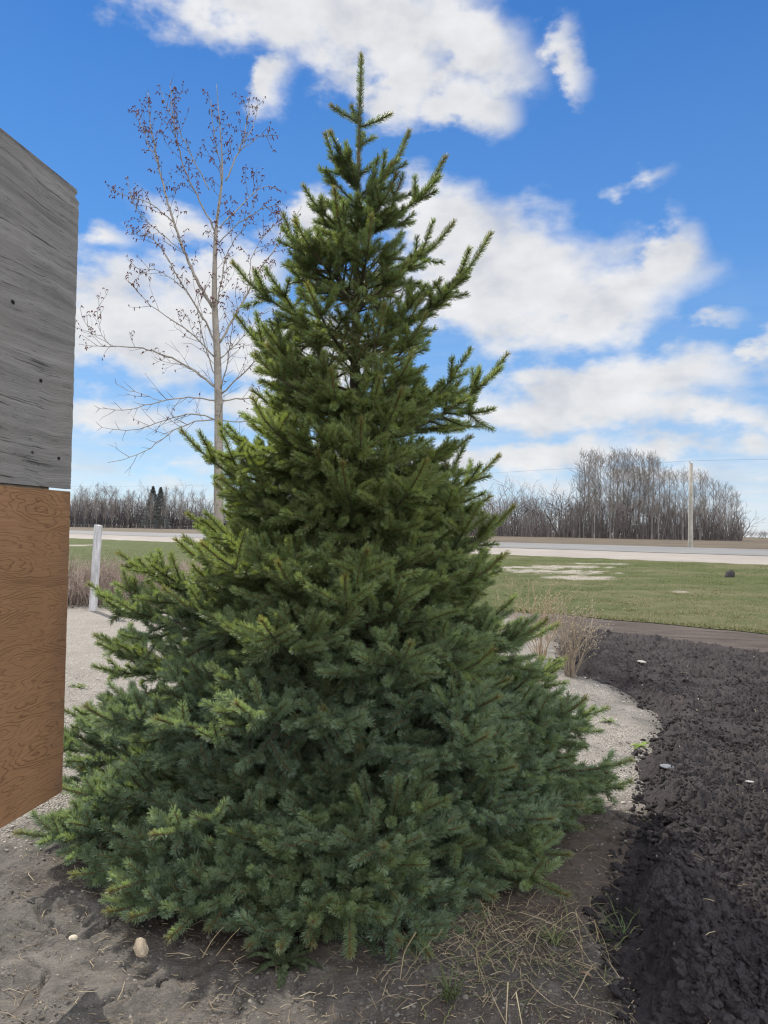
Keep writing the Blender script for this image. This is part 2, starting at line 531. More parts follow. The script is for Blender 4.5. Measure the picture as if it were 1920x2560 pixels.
def shoulder_mat():
    m, t, o = material('limestone_shoulder')
    co = t.n('ShaderNodeNewGeometry').outputs['Position']
    n1 = t.noise(co, 0.35, 6, 0.65); n2 = t.noise(co, 5, 6, 0.75)
    c = t.mix(t.ramp(n1, [(0.3, 0.0), (0.7, 1.0)]), (0.190, 0.170, 0.150), (0.245, 0.222, 0.200))
    c = t.mix(t.ramp(n2, [(0.28, 0.6), (0.42, 0.0)]), c, (0.22, 0.195, 0.165))
    finish(t, o, c, 0.95, n2, 0.02, 0.1)
    return m


M = {}
M['ground'] = ground_mat(); M['soil'] = soil_mat(); M['lawn'] = lawn_mat(); M['road'] = road_mat(); M['shoulder'] = shoulder_mat()
M['needle'] = attr_mat('spruce_needles', 0.5, 0.34, 0.30, (1.55, 1.50, 0.5))
M['twig'] = attr_mat('bark_twigs', 0.85, 0.0, 0.15)
M['blade'] = attr_mat('grass_blades', 0.7, 0.25, 0.15, (1.2, 1.15, 0.6))
M['straw'] = attr_mat('dead_straw', 0.8, 0.12, 0.15, (1.1, 1.0, 0.8))
M['clod'] = M['soil']
M['spruce_bark'] = simple('spruce_bark', (0.05, 0.036, 0.026), (0.13, 0.10, 0.078), 22, 0.9, 0.01)
M['wood_far'] = attr_mat('far_branches', 0.9, 0.0, 0.1)

# ------------------------------------------------------------------ the ground: one sheet to the horizon
th_front = np.linspace(-42, 42, 720)
th = np.radians(np.concatenate([np.linspace(-180, -45, 46), th_front, np.linspace(45, 180, 46)[:-1]]))
rr = np.concatenate([np.geomspace(0.35, 1.6, 22)[:-1], np.geomspace(1.6, 16, 460)[:-1], np.geomspace(16, 130, 120)[:-1], np.geomspace(130, 6000, 60)])
TH, RR = np.meshgrid(th, rr)
gx = (RR * np.sin(TH)).ravel(); gy = (RR * np.cos(TH)).ravel()


def crack_field(x, y):
    """a few ragged drying cracks in the trodden earth"""
    lines = [[(0, 2330), (70, 2325), (160, 2345), (215, 2360), (275, 2325), (290, 2318)], [(200, 2560), (330, 2490), (400, 2480), (470, 2440), (560, 2420)],
             [(300, 2512), (405, 2480), (410, 2500)], [(1530, 2050), (1590, 2085), (1600, 2075)], [(1490, 2110), (1570, 2140)], [(60, 2415), (120, 2440), (90, 2500)], [(120, 2335), (100, 2290), (60, 2280)]]
    best = np.full(x.shape, 9.0)
    wx = x + 0.03 * fbm(x * 9, y * 9, 3); wy = y + 0.03 * fbm(x * 9 + 40, y * 9, 3)
    for ln in lines:
        P = [np.array(G(*p)) for p in ln]
        for a, b in zip(P[:-1], P[1:]):
            ab = b - a; t = np.clip(((wx - a[0]) * ab[0] + (wy - a[1]) * ab[1]) / (ab @ ab), 0, 1)
            best = np.minimum(best, np.hypot(wx - a[0] - t * ab[0], wy - a[1] - t * ab[1]))
    return best


near = np.hypot(gx, gy) < 9
ck = np.full(gx.shape, 9.0)
ck[near] = crack_field(gx[near], gy[near])
gz = ground_z(gx, gy) - 0.022 * np.exp(-(ck / 0.012) ** 2) + 0.010 * np.exp(-((ck - 0.035) / 0.03) ** 2)
ed = edge_dist(DRIVE_POLY, gx, gy)
grav = sstep(ed + 0.22 * fbm(gx * 1.7, gy * 1.7, 4), -0.25, 0.35)
dd = NRM[0] * gx + NRM[1] * gy
fieldm = sstep(dd, D_FAR - 3, D_FAR + 3)
strip = sstep(edge_dist(STRIP_POLY, gx, gy) + 0.1 * fbm(gx * 2, gy * 2, 3), -0.3, 0.3)
TREE = np.array([-0.20, 4.4])
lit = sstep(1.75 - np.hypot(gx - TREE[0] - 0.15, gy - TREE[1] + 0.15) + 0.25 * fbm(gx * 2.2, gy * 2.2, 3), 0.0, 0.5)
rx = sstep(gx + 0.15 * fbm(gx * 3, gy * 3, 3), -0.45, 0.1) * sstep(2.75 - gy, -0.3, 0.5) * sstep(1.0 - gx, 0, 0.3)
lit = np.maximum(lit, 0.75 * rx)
nt_, nr_ = len(th), len(rr)
I = np.arange(nr_ - 1)[:, None] * nt_; J = np.arange(nt_)[None, :]; Jn = (J + 1) % nt_
gf = np.stack([I + J, I + Jn, I + nt_ + Jn, I + nt_ + J], axis=-1).reshape(-1, 4)
gv = np.stack([gx, gy, gz], 1)
gv = np.concatenate([gv, [[0, 0, float(gz[:nt_].mean())]]])
fan = np.stack([np.full(nt_, len(gv) - 1), (np.arange(nt_) + 1) % nt_, np.arange(nt_)], 1)
pad = lambda a: np.append(a, 0.0)
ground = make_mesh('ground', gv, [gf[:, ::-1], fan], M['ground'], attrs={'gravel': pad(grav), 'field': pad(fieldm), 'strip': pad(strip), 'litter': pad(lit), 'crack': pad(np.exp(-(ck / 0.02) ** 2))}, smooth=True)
tag(ground, kind='structure')


# ------------------------------------------------------------------ lawn, shoulder and highway: sheets over the ground
def band(name, d0, d1, s0, s1, ns, nd, lift, mat, wob0=0.0, wob1=0.0, rounded=0.0):
    s = np.linspace(s0, s1, ns); q = np.linspace(0, 1, nd)
    S, Q = np.meshgrid(s, q)
    D0 = d0 + wob0 * (fbm(s * 0.35, s * 0 + 3, 4)); D1 = d1 + wob1 * fbm(s * 0.35, s * 0 + 8, 4)
    D = D0[None, :] + (D1 - D0)[None, :] * Q
    x = ALONG[0] * S + NRM[0] * D; y = ALONG[1] * S + NRM[1] * D
    z = base_z(x, y) + lift
    V = np.stack([x.ravel(), y.ravel(), z.ravel()], 1)
    i = (np.arange(nd - 1)[:, None] * ns + np.arange(ns - 1)[None, :]).ravel()
    return tag(make_mesh(name, V, np.stack([i, i + 1, i + ns + 1, i + ns], 1), mat, smooth=True), kind='structure')


band('gravel_shoulder', D_GRAVEL, D_ROAD + 0.3, -700, 420, 2200, 10, 0.03, M['shoulder'], 0.7, 0.0)
band('highway', D_ROAD, D_FAR, -700, 420, 1100, 10, 0.05, M['road'], 0.22, 0.1)

# lawn: everything between the bed and the shoulder
LAWN_EDGE = [G(*p) for p in [(-1400, 1500), (300, 1512), (700, 1510), (1200, 1525), (1444, 1541), (1520, 1549), (1600, 1556), (1740, 1569), (1820, 1575), (1920, 1587), (2600, 1668)]]
_ex = np.array([p[0] for p in LAWN_EDGE]); _ey = np.array([p[1] for p in LAWN_EDGE])


def lawn_near(x):
    return np.interp(x, _ex, _ey) + 0.10 * fbm(x * 1.3, x * 0 + 2, 4)


xs = np.concatenate([np.linspace(-120, -12, 220), np.linspace(-11.9, 16, 620), np.linspace(16.2, 70, 180)])
q = np.concatenate([np.linspace(0, 0.06, 30), np.linspace(0.065, 1, 90)]) ** 1.0
X, Q = np.meshgrid(xs, q)
yfar = (D_GRAVEL + 0.6 - NRM[0] * xs) / NRM[1]
yn = np.minimum(lawn_near(xs), yfar - 0.5)
Y = yn[None] + (yfar - yn)[None] * Q
lift = 0.012 + 0.035 * sstep(Q, 0, 0.02) + 0.02 * fbm(X * 0.8, Y * 0.8, 3) * sstep(Q, 0, 0.05)
Z = base_z(X, Y) + np.maximum(lift, 0.008)


def dryness(x, y):
    d = sstep(fbm(x * 0.22 + 5, y * 0.5, 4), -0.25, 0.55)
    return np.clip(d * sstep(x, -6, 4) + 0.12 + 0.25 * sstep(x, 2, 8) * sstep(30 - y, 0, 12), 0, 1)


def patchiness(x, y):
    s = np.full(np.shape(x), -1.0)
    for (px, py, a, b) in [(1390, 1432, 2.4, 1.0), (1450, 1448, 1.6, 0.8), (1300, 1422, 2.0, 0.6), (190, 1365, 1.8, 1.0), (1400, 1420, 2.6, 0.7), (1500, 1412, 1.6, 0.4), (1700, 1484, 0.35, 0.15)]:
        c = G(px, py)
        s = np.maximum(s, 1 - np.hypot((x - c[0]) / a, (y - c[1]) / (b * 1.6)))
    return sstep(s + 0.55 * fbm(x * 1.5, y * 1.5, 4), 0.05, 0.5)


n_x, n_q = len(xs), len(q)
i = (np.arange(n_q - 1)[:, None] * n_x + np.arange(n_x - 1)[None, :]).ravel()
lawn = make_mesh('lawn', np.stack([X.ravel(), Y.ravel(), Z.ravel()], 1), np.stack([i, i + 1, i + n_x + 1, i + n_x], 1), M['lawn'],
                 attrs={'dry': dryness(X, Y).ravel(), 'patch': patchiness(X, Y).ravel()}, smooth=True)
tag(lawn, kind='structure')
LAWN_Z = lambda x, y: base_z(x, y) + 0.03


def blades(name, P, hgt, wid, col, lean=0.5, mat=None, bend=0.4):
    """many bent grass blades, two faces each, as one mesh"""
    n = len(P)
    a = RNG.uniform(0, 2 * math.pi, n)
    dirv = np.stack([np.cos(a), np.sin(a), np.zeros(n)], 1)
    side = np.stack([-np.sin(a), np.cos(a), np.zeros(n)], 1)
    ln = (RNG.uniform(0.2, 1.0, n) * lean)[:, None]
    up = np.array([[0, 0, 1.0]])
    m1 = P + up * (hgt * 0.55)[:, None] + dirv * ln * (hgt * 0.35)[:, None]
    tip = P + up * (hgt * (1 - 0.3 * ln[:, 0]))[:, None] + dirv * ln * (hgt * (0.7 + bend))[:, None]
    w = wid[:, None]
    V = np.stack([P - side * w, P + side * w, m1 + side * w * 0.7, m1 - side * w * 0.7, tip], 1).reshape(-1, 3)
    b = (np.arange(n) * 5)[:, None]
    C = np.repeat(col, 5, axis=0)
    return make_mesh(name, V, [b + np.array([[0, 1, 2, 3]]), b + np.array([[3, 2, 4]])], mat or M['blade'], colors=C)


# grass standing on the lawn
n = 230000
u = RNG.random(n)
gxp = RNG.uniform(-1, 1, n)
dep = 9.5 * (46 / 9.5) ** (u ** 0.9)
gxp = gxp * dep * 0.62 + dep * 0.02
ok = (dep > lawn_near(gxp) + 0.0) & (NRM[0] * gxp + NRM[1] * dep < D_GRAVEL + 0.3)
gxp, dep = gxp[ok], dep[ok]
keep = RNG.random(len(dep)) > 0.92 * patchiness(gxp, dep)
gxp, dep = gxp[keep], dep[keep]
n = len(dep)
P = np.stack([gxp, dep, LAWN_Z(gxp, dep) - 0.02], 1)
dr = dryness(gxp, dep)
isdry = RNG.random(n) < 0.10 + 0.36 * dr
t = RNG.random((n, 1))
cg = np.array([[0.036, 0.060, 0.015]]) * (1 - t) + np.array([[0.085, 0.108, 0.034]]) * t
cd = np.array([[0.115, 0.098, 0.055]]) * (1 - t) + np.array([[0.23, 0.20, 0.125]]) * t
grass = blades('grass', P, RNG.uniform(0.025, 0.075, n) * (1 + 0.25 * isdry), np.full(n, 0.0035) * (1 + dep / 12), np.where(isdry[:, None], cd, cg), 0.9)
tag(grass, 'short spring grass mixed with straw covering the lawn', kind='stuff')

# ------------------------------------------------------------------ the spruce
_top = at_depth(903, 140, 4.4)
TX, TY = _top[0], _top[1]
TOP_Z = _top[2]
UP = np.array([0, 0, 1.0])


class Shoots:
    def __init__(self):
        self.a, self.b, self.r0, self.r1, self.age, self.tip, self.key, self.ord = [], [], [], [], [], [], [], []

    def add(self, a, b, r0, r1, age, tip, key, o):
        self.a.append(a); self.b.append(b); self.r0.append(r0); self.r1.append(r1)
        self.age.append(age); self.tip.append(tip); self.key.append(key); self.ord.append(o)


SH = Shoots()
rnd = random.Random(5)


def nrm(v):
    return v / (math.sqrt(v[0] * v[0] + v[1] * v[1] + v[2] * v[2]) + 1e-12)


MINL = 0.070


def lateral(p, axis, c, lens, order, key, spread=None, roll=None, side=1):
    """start a side shoot off an axis: mostly flat to either side"""
    s = np.cross(axis, UP)
    ls = math.sqrt(s @ s)
    s = s / ls if ls > 0.25 else nrm(np.cross(axis, np.array([rnd.uniform(-1, 1), rnd.uniform(-1, 1), 0.1])))
    upl = np.cross(s, axis)
    sp = spread if spread is not None else R(rnd.uniform(42, 62))
    ro = roll if roll is not None else R(rnd.gauss(0, 24))
    out = s * side * math.cos(ro) + upl * math.sin(ro)
    d = axis * math.cos(sp) + out * math.sin(sp)
    ll = [x * c * rnd.uniform(0.85, 1.15) for x in lens]
    ll = [max(x, 0.0) for x in ll]
    if ll and max(ll) >= MINL:
        grow(p, nrm(d), [max(x, 0.095) for x in ll if x >= MINL * 0.7], order, key)


def grow(p, d, lens, order, key):
    n = len(lens)
    rt = 0.0018
    for i, L in enumerate(lens):
        age = n - 1 - i
        # side growth flattens towards the horizontal, the newest shoots lift a little
        d = nrm(d + UP * (-0.10 * d[2] + rnd.gauss(0.04, 0.07) + (0.16 if age == 0 else 0.0)) + np.array([rnd.gauss(0, .05), rnd.gauss(0, .05), 0]))
        mid = p + d * (L * 0.5) + np.array([rnd.gauss(0, .02), rnd.gauss(0, .02), rnd.gauss(-.01, .02)]) * L
        q = p + d * L
        if q[2] < 0.05:
            q = q + UP * (0.06 - q[2]) * 0.8
        r0, r1 = rt + 0.0010 * (age + 1), rt + 0.0010 * age
        SH.add(p, mid, r0, (r0 + r1) / 2, age, 0, key, order)
        SH.add(mid, q, (r0 + r1) / 2, r1, age, 1 if age == 0 else 0, key, order)
        rest = lens[i + 1:]
        if age >= 1 and order < 2:
            k = 0.72
            lateral(q, d, k, rest, order + 1, key, side=1)
            lateral(q, d, k, rest, order + 1, key, side=-1)
            if order == 1 and rnd.random() < 0.45:
                lateral(q, d, 0.5, rest, order + 1, key, roll=R(rnd.choice((75, -80))), side=1)
            if order == 1:
                for s_ in (1, -1):
                    if rnd.random() < 0.42:
                        f = rnd.uniform(0.3, 0.8)
                        lateral(p + (q - p) * f, d, 0.55, rest[:2], order + 1, key, side=s_)
        p = q


def bez(a, b, c, d, t):
    return a * (1 - t) ** 3 + 3 * b * t * (1 - t) ** 2 + 3 * c * t * t * (1 - t) + d * t ** 3


BRANCHES = []


def branch(base, tip, e0, e1, years, key):
    if years >= 6:
        years = int(np.clip(round(np.linalg.norm(tip - base) / 0.19), 6, 9))
    """a main limb from the trunk to its tip: leaves at elevation e0, ends at e1"""
    thick_ = 0.34 if base[2] > 2.0 else 0.50
    h = tip - base
    L = math.sqrt(h @ h)
    hz = np.array([h[0], h[1], 0.0]); hz = hz / (np.linalg.norm(hz) + 1e-9)
    d0 = hz * math.cos(e0) + UP * math.sin(e0); d1 = hz * math.cos(e1) + UP * math.sin(e1)
    sd = np.array([-hz[1], hz[0], 0]) * rnd.gauss(0, 0.05) * L
    c1 = base + d0 * L * 0.38 + sd; c2 = tip - d1 * L * 0.33
    w = np.array([1.15 - 0.35 * (i / max(1, years - 1)) for i in range(years)]) if years > 6 else np.array([0.75 + 0.45 * (i / max(1, years - 1)) for i in range(years)])
    w[-1] *= 1.15
    w *= np.array([rnd.uniform(0.88, 1.12) for _ in range(years)])
    ts = np.concatenate([[0], np.cumsum(w) / w.sum()])
    pts = []
    for a_, b_ in zip(ts[:-1], ts[1:]):
        pts.append([bez(base, c1, c2, tip, a_ + (b_ - a_) * f) for f in (0, 0.5, 1)])
    lens = [np.linalg.norm(s[2] - s[0]) for s in pts]
    rt = 0.0026
    rb = 0.0035 + 0.0028 * years
    for i, sgs in enumerate(pts):
        age = years - 1 - i
        f0, f1 = i / years, (i + 1) / years
        r0 = rb * (1 - f0) + rt * f0; r1 = rb * (1 - f1) + rt * f1
        SH.add(sgs[0], sgs[1], r0, (r0 + r1) / 2, age, 0, key, 0)
        SH.add(sgs[1], sgs[2], (r0 + r1) / 2, r1, age, 2 if age == 0 else 0, key, 0)
        d = nrm(sgs[2] - sgs[1])
        rest = lens[i + 1:]
        if age >= 1:
            # the oldest part of a long limb hides in the dark and stays thin
            k = 0.80 if i > 0 else 0.6
            rest = [min(x, 0.26) for x in rest][-4:]
            lateral(sgs[2], d, k, rest, 1, key, side=1, roll=R(rnd.gauss(10, 22)))
            lateral(sgs[2], d, k, rest, 1, key, side=-1, roll=R(rnd.gauss(10, 22)))
            if rnd.random() < 0.7:
                lateral(sgs[2], d, 0.55, rest, 1, key, roll=R(rnd.choice((75, 75, -75)) + rnd.gauss(0, 14)), side=1)
            for f in (0.22, 0.45, 0.68, 0.86):
                for s_ in (1, -1):
                    if rnd.random() < thick_:
                        lateral(sgs[0] + (sgs[2] - sgs[0]) * (f + rnd.uniform(-.06, .06)), d, rnd.uniform(0.40, 0.62), rest[:2], 2, key, side=s_, roll=R(rnd.gauss(0, 38)))


# how far the crown reaches at each height, read off the tree's own outline
RZ = [(-0.05, 1.56), (0.15, 1.62), (0.5, 1.58), (0.9, 1.40), (1.2, 1.24), (1.45, 1.08), (1.7, 0.90), (2.0, 0.86), (2.57, 0.76), (2.9, 0.66), (3.12, 0.62), (3.36, 0.46), (3.7, 0.30), (3.95, 0.20), (4.3, 0.08)]


def reach(z, az_):
    r = np.interp(z, [a for a, _ in RZ], [b for _, b in RZ])
    mid_ = float(sstep(z, 1.7, 2.0) * sstep(3.3 - z, 0, 0.4))
    r *= 1 - mid_ * (0.17 * max(math.sin(az_), 0) + 0.06 * max(-math.sin(az_), 0))
    # a little fuller to the left below, slimmer to the right in the middle
    sx = math.sin(az_)
    low = float(sstep(1.9 - z, 0, 0.5))
    r = r * (1 + 0.05 * max(math.cos(az_), 0) * float(sstep(0.7 - z, 0, 0.5)))
    return r * (1 - 0.07 * sx * low - 0.02 * max(sx, 0) * low * float(sstep(z, 0.8, 1.2)))


def trunk_at(z):
    f = z / TOP_Z
    return np.array([TX + 0.02 * math.sin(f * 5.0) * (1 - f), TY + 0.02 * math.cos(f * 4), z])


# leading shoot and the whorls under it
NODES = [(TOP_Z - 0.42, 1), (TOP_Z - 0.74, 2), (TOP_Z - 1.08, 3), (TOP_Z - 1.42, 4), (TOP_Z - 1.76, 4), (TOP_Z - 2.10, 5), (TOP_Z - 2.44, 5), (TOP_Z - 2.77, 6), (TOP_Z - 3.10, 6), (TOP_Z - 3.42, 7), (TOP_Z - 3.70, 7), (TOP_Z - 3.94, 7), (TOP_Z - 4.12, 7)]
zt = TOP_Z
prev = np.array([TX, TY, TOP_Z])
for (z, yr) in NODES[:3]:
    q = trunk_at(z)
    m = (prev + q) / 2
    SH.add(q, m, 0.006 + 0.003 * yr, 0.0045 + 0.003 * yr, yr - 1, 0, 0.8, 0)
    SH.add(m, prev, 0.0045 + 0.003 * yr, 0.004 + 0.0025 * (yr - 1), yr - 1, 2 if yr == 1 else 0, 0.8, 0)
    prev = q


for (z0_, z1_, n_) in ((TOP_Z - 1.08, TOP_Z - 0.76, 8), (TOP_Z - 0.74, TOP_Z - 0.46, 6), (TOP_Z - 1.5, TOP_Z - 1.1, 9), (TOP_Z - 1.9, TOP_Z - 1.5, 8)):
    for _ in range(n_):          # short shoots straight off the young stem
        zz = rnd.uniform(z0_, z1_); az_ = rnd.uniform(0, 2 * math.pi)
        d_ = nrm(np.array([math.sin(az_), -math.cos(az_), rnd.uniform(0.5, 1.0)]))
        L_ = rnd.uniform(0.10, 0.17)
        grow(trunk_at(zz), d_, [L_] if z0_ > TOP_Z - 1.0 else [L_, L_ * 0.8], 1, rnd.random())


def add_branch(z, az_, yr, scale, key):
    """grow a limb whose tip comes to rest on the crown's outline"""
    fr = z / TOP_Z
    rise = np.interp(fr, [0, 0.06, 0.15, 0.3, 0.5, 0.7, 0.85, 1.0], [-0.10, 0.0, 0.10, 0.26, 0.42, 0.62, 0.85, 1.25])
    Rr = reach(z, az_) * scale
    for _ in range(4):
        zt_ = z + Rr * rise
        Rr = 0.5 * Rr + 0.5 * reach(zt_, az_) * scale
    zt_ = max(z + Rr * rise, 0.10 + 0.05 * rnd.random())
    c = trunk_at(z)
    tip = np.array([c[0] + math.sin(az_) * Rr, c[1] - math.cos(az_) * Rr, zt_])
    e0 = np.interp(fr, [0, 0.12, 0.3, 0.6, 1.0], [R(-4), R(2), R(8), R(22), R(48)])
    e1 = np.interp(fr, [0, 0.06, 0.15, 0.4, 0.7, 1.0], [R(0), R(18), R(38), R(50), R(55), R(60)]) + R(rnd.gauss(0, 8))
    branch(c, tip, e0, e1, yr, key)


HERO = [  # tips that stand out of the outline: x, y in the 1659-wide view, depth off the trunk, where the limb leaves the trunk, years
    (715, 228, 0.04, TOP_Z - 0.40, 1), (843, 247, -0.03, TOP_Z - 0.43, 1), (760, 230, 0.06, TOP_Z - 0.41, 1),
    (703, 290, -0.06, TOP_Z - 0.80, 2), (884, 285, 0.02, TOP_Z - 0.84, 2), (962, 338, 0.05, TOP_Z - 1.10, 3),
    (980, 480, 0.1, TOP_Z - 1.35, 3), (1060, 505, -0.10, TOP_Z - 1.72, 4), (612, 463, 0.0, TOP_Z - 1.45, 4), (503, 568, -0.05, TOP_Z - 1.66, 4), (510, 680, -0.15, TOP_Z - 2.0, 5),
    (1095, 766, 0.05, TOP_Z - 2.30, 5), (1077, 985, 0.12, TOP_Z - 2.72, 5), (1110, 1095, -0.3, TOP_Z - 3.05, 6), (392, 930, -0.15, TOP_Z - 2.7, 6), (405, 1110, 0.1, TOP_Z - 2.95, 6),
    (258, 1195, 0.0, TOP_Z - 3.25, 7), (192, 1262, -0.25, TOP_Z - 3.35, 7), (205, 1372, 0.3, TOP_Z - 3.55, 7), (1203, 1350, 0.0, TOP_Z - 3.45, 6), (1310, 1530, 0.1, TOP_Z - 3.75, 6), (1362, 1688, 0.0, TOP_Z - 3.98, 7),
    (85, 1770, -0.35, TOP_Z - 4.05, 7), (140, 1535, 0.05, TOP_Z - 3.8, 7), (1300, 1790, -0.25, TOP_Z - 4.1, 7),
    # limbs reaching towards the viewer, seen by their upright tips
    (715, 800, -0.62, TOP_Z - 2.25, 4), (780, 905, -0.78, TOP_Z - 2.55, 5), (868, 842, -0.66, TOP_Z - 2.35, 4), (920, 995, -0.80, TOP_Z - 2.75, 5), (745, 1245, -1.18, TOP_Z - 3.25, 6), (565, 1340, -1.22, TOP_Z - 3.4, 7), (600, 1215, -1.0, TOP_Z - 3.2, 6),
    (510, 1520, -1.38, TOP_Z - 3.65, 7), (1075, 1505, -1.15, TOP_Z - 3.6, 6), (1050, 1590, -1.32, TOP_Z - 3.75, 6), (740, 1000, -0.8, TOP_Z - 2.8, 5), (830, 660, -0.4, TOP_Z - 1.95, 4), (920, 680, -0.3, TOP_Z - 1.95, 4), (830, 1830, -1.60, TOP_Z - 4.0, 7), (860, 2030, -1.68, TOP_Z - 4.2, 7)]
hero_az = []
for (px, py, dz, zb, yr) in HERO:
    tip = at_depth(px * K, py * K, TY + dz)
    hz = math.hypot(tip[0] - TX, tip[1] - TY)
    zb = min(zb, tip[2] - 0.12 * hz) if zb > 0.8 else zb
    base = trunk_at(max(zb, 0.12))
    fr = base[2] / TOP_Z
    sl_ = math.atan2(tip[2] - base[2], hz)
    e0 = sl_ - R(14); e1 = min(sl_ + R(24), R(78))
    if yr == 1:
        e0, e1 = sl_ - R(4), sl_ + R(5)
    branch(base, tip, e0, e1, yr, rnd.uniform(0.35, 1.0))
    hero_az.append((base[2], math.atan2(tip[0] - TX, -(tip[1] - TY))))


# the lowest limbs sweep out over the earth: where their tips come to rest
for (px, py, yr) in [(150, 1890, 8), (235, 1955, 8), (300, 1990, 8), (375, 2025, 8), (455, 2030, 8), (530, 2040, 8), (610, 2050, 8), (690, 2045, 8), (770, 2060, 8), (925, 2055, 8), (985, 2020, 8), (1060, 1965, 8), (1130, 1925, 8), (1200, 1880, 7), (1245, 1840, 7), (1270, 1790, 7), (180, 1840, 8)]:
    ht = rnd.uniform(0.09, 0.16)
    d_ = ray((px + rnd.uniform(-18, 18)) * K, (py + rnd.uniform(-30, 18)) * K)
    tip = CAM + d_ * ((ht - CAM_H) / d_[2])
    base = trunk_at(rnd.uniform(0.22, 0.42))
    branch(base, tip, R(rnd.uniform(2, 14)), R(rnd.uniform(-18, 28)), yr, rnd.random())


def free(z, az_, dz, da):
    return all(abs(z - hz) > dz or abs((az_ - ha + math.pi) % (2 * math.pi) - math.pi) > da for hz, ha in hero_az)


a0 = 0.4
for ni, (z, yr) in enumerate(NODES):
    nb = [1, 3, 4, 5, 5, 5, 6, 7, 9, 10, 11, 11, 11][ni]
    a0 += 0.6
    for k in range(nb):
        az_ = a0 + 2 * math.pi * k / nb + rnd.gauss(0, 0.16)
        zz = z + rnd.uniform(-0.04, 0.03)
        if not free(zz, az_, 0.10, 0.35 if zz > 1.5 else 0.16):
            continue
        if 1.30 < zz < 1.62 and math.cos(az_) > 0.72:      # the shaded hollow under the fuller middle limbs
            continue
        up_ = float(sstep(zz, 1.9, 2.6))
        add_branch(zz, az_, max(1, yr), rnd.uniform(0.90, 1.05) - 0.13 * up_, rnd.random())
    # weaker limbs between the whorls
    if ni >= 1:
        nx = NODES[ni + 1][0] if ni + 1 < len(NODES) else z - 0.16
        for k in range([0, 1, 2, 2, 2, 3, 3, 5, 7, 8, 8, 8, 0][ni]):
            az_ = rnd.uniform(0, 2 * math.pi)
            zz = z + (nx - z) * rnd.uniform(0.25, 0.85)
            if 1.26 < zz < 1.66 and math.cos(az_) > 0.72:
                continue
            add_branch(zz, az_, max(2, yr - 1), rnd.uniform(0.60, 0.90), rnd.random())

A = np.array(SH.a); B = np.array(SH.b); r0 = np.array(SH.r0); r1 = np.array(SH.r1)
AGE = np.array(SH.age); TIP = np.array(SH.tip); KEY = np.array(SH.key); ORD = np.array(SH.ord)
print('spruce segments', len(A))
spruce = empty('spruce_tree', (TX, TY, 0), 'full cone shaped green spruce with stiff needled branches standing over bare earth', 'tree')
ORG = np.array([TX, TY, 0.0])
# trunk
tz = np.concatenate([[-0.12], np.linspace(0.02, TOP_Z - 1.0, 24)])
tp = np.array([trunk_at(z) for z in tz])
tr = np.interp(tz, [-0.12, 0.02, 0.15, TOP_Z - 1.0], [0.095, 0.085, 0.07, 0.014])
V, Fc = tube(tp - ORG, tr, 12)
make_mesh('trunk', V, Fc, M['spruce_bark'], spruce, smooth=True)
# woody limbs
wood = r0 > 0.0052
V, Fc = frustums(A[wood] - ORG, B[wood] - ORG, r0[wood], r1[wood], 5)
make_mesh('limbs', V, Fc, M['spruce_bark'], spruce, smooth=True)
# needled shoots: stems, needles and end buds in one crown mesh
L = np.linalg.norm(B - A, axis=1)
need = AGE <= 5
dens_ = np.where(AGE == 0, 2100.0, np.where(AGE <= 2, 1700.0, np.where(AGE <= 3, 1100.0, 500.0)))
# shoots deep inside the crown, cut off from the light, keep few needles
MID = (A + B) / 2
rho = np.hypot(MID[:, 0] - TX, MID[:, 1] - TY) / np.interp(MID[:, 2], [a for a, _ in RZ], [b for _, b in RZ])
rho = np.where(MID[:, 2] > TOP_Z - 1.25, 1.0, rho)
dens_ = dens_ * np.where((AGE >= 1) | (rho < 0.45), np.clip(0.25 + 0.75 * sstep(rho, 0.35, 0.72), 0.25, 1), 1.0) * np.where((MID[:, 1] > TY + 0.35) & (MID[:, 2] < 3.3), 0.6, 1.0)
cnt = np.where(need, np.maximum(4, (L * dens_)).astype(int), 0)
idx = np.repeat(np.arange(len(A)), cnt)
n = len(idx)
print('needles', n)
axis = unit(B - A)
pa, pb = perp(axis)
t = RNG.random(n)
phi = RNG.uniform(0, 2 * math.pi, n)
rad = pa[idx] * np.cos(phi)[:, None] + pb[idx] * np.sin(phi)[:, None]
# needles under a flat shoot sweep up to its sides
horiz = 1 - np.abs(axis[idx, 2])
rad[:, 2] += 0.38 * horiz * (rad[:, 2] < 0)
rad = unit(rad)
endt = TIP[idx] > 0
fw = np.radians(np.where(endt, 58 - 26 * t ** 3, 58.0) + RNG.normal(0, 8, n))
dirn = axis[idx] * np.cos(fw)[:, None] + rad * np.sin(fw)[:, None]
nl = RNG.uniform(0.0250, 0.0315, n) * np.where(AGE[idx] == 0, 1.0, 0.96) * np.where(ORD[idx] == 0, 1.05, 1.0)
base = A[idx] + (B[idx] - A[idx]) * t[:, None] + rad * 0.0015
curve = unit(dirn + axis[idx] * 0.35 + UP * 0.06)
tipn = base + dirn * (nl * 0.55)[:, None] + curve * (nl * 0.45)[:, None]
wv = unit(np.cross(dirn, RNG.normal(size=(n, 3)))) * 0.0014
Vn = np.stack([base - wv * 0.8, base + wv * 0.8, tipn + wv * 0.62, tipn - wv * 0.62], 1).reshape(-1, 3) - ORG
hh = np.clip(B[idx, 2] / TOP_Z, 0, 1)
k_ = KEY[idx]
c_old = np.array([0.082, 0.132, 0.074]); c_new = np.array([0.160, 0.205, 0.084]); c_glau = np.array([0.148, 0.208, 0.170]); c_up = np.array([0.064, 0.098, 0.052])
age_f = np.clip(AGE[idx] / 3.0, 0, 1)[:, None]
sr = RNG.random(len(A))[idx][:, None]
cn = c_new * (1 - age_f) + c_old * age_f
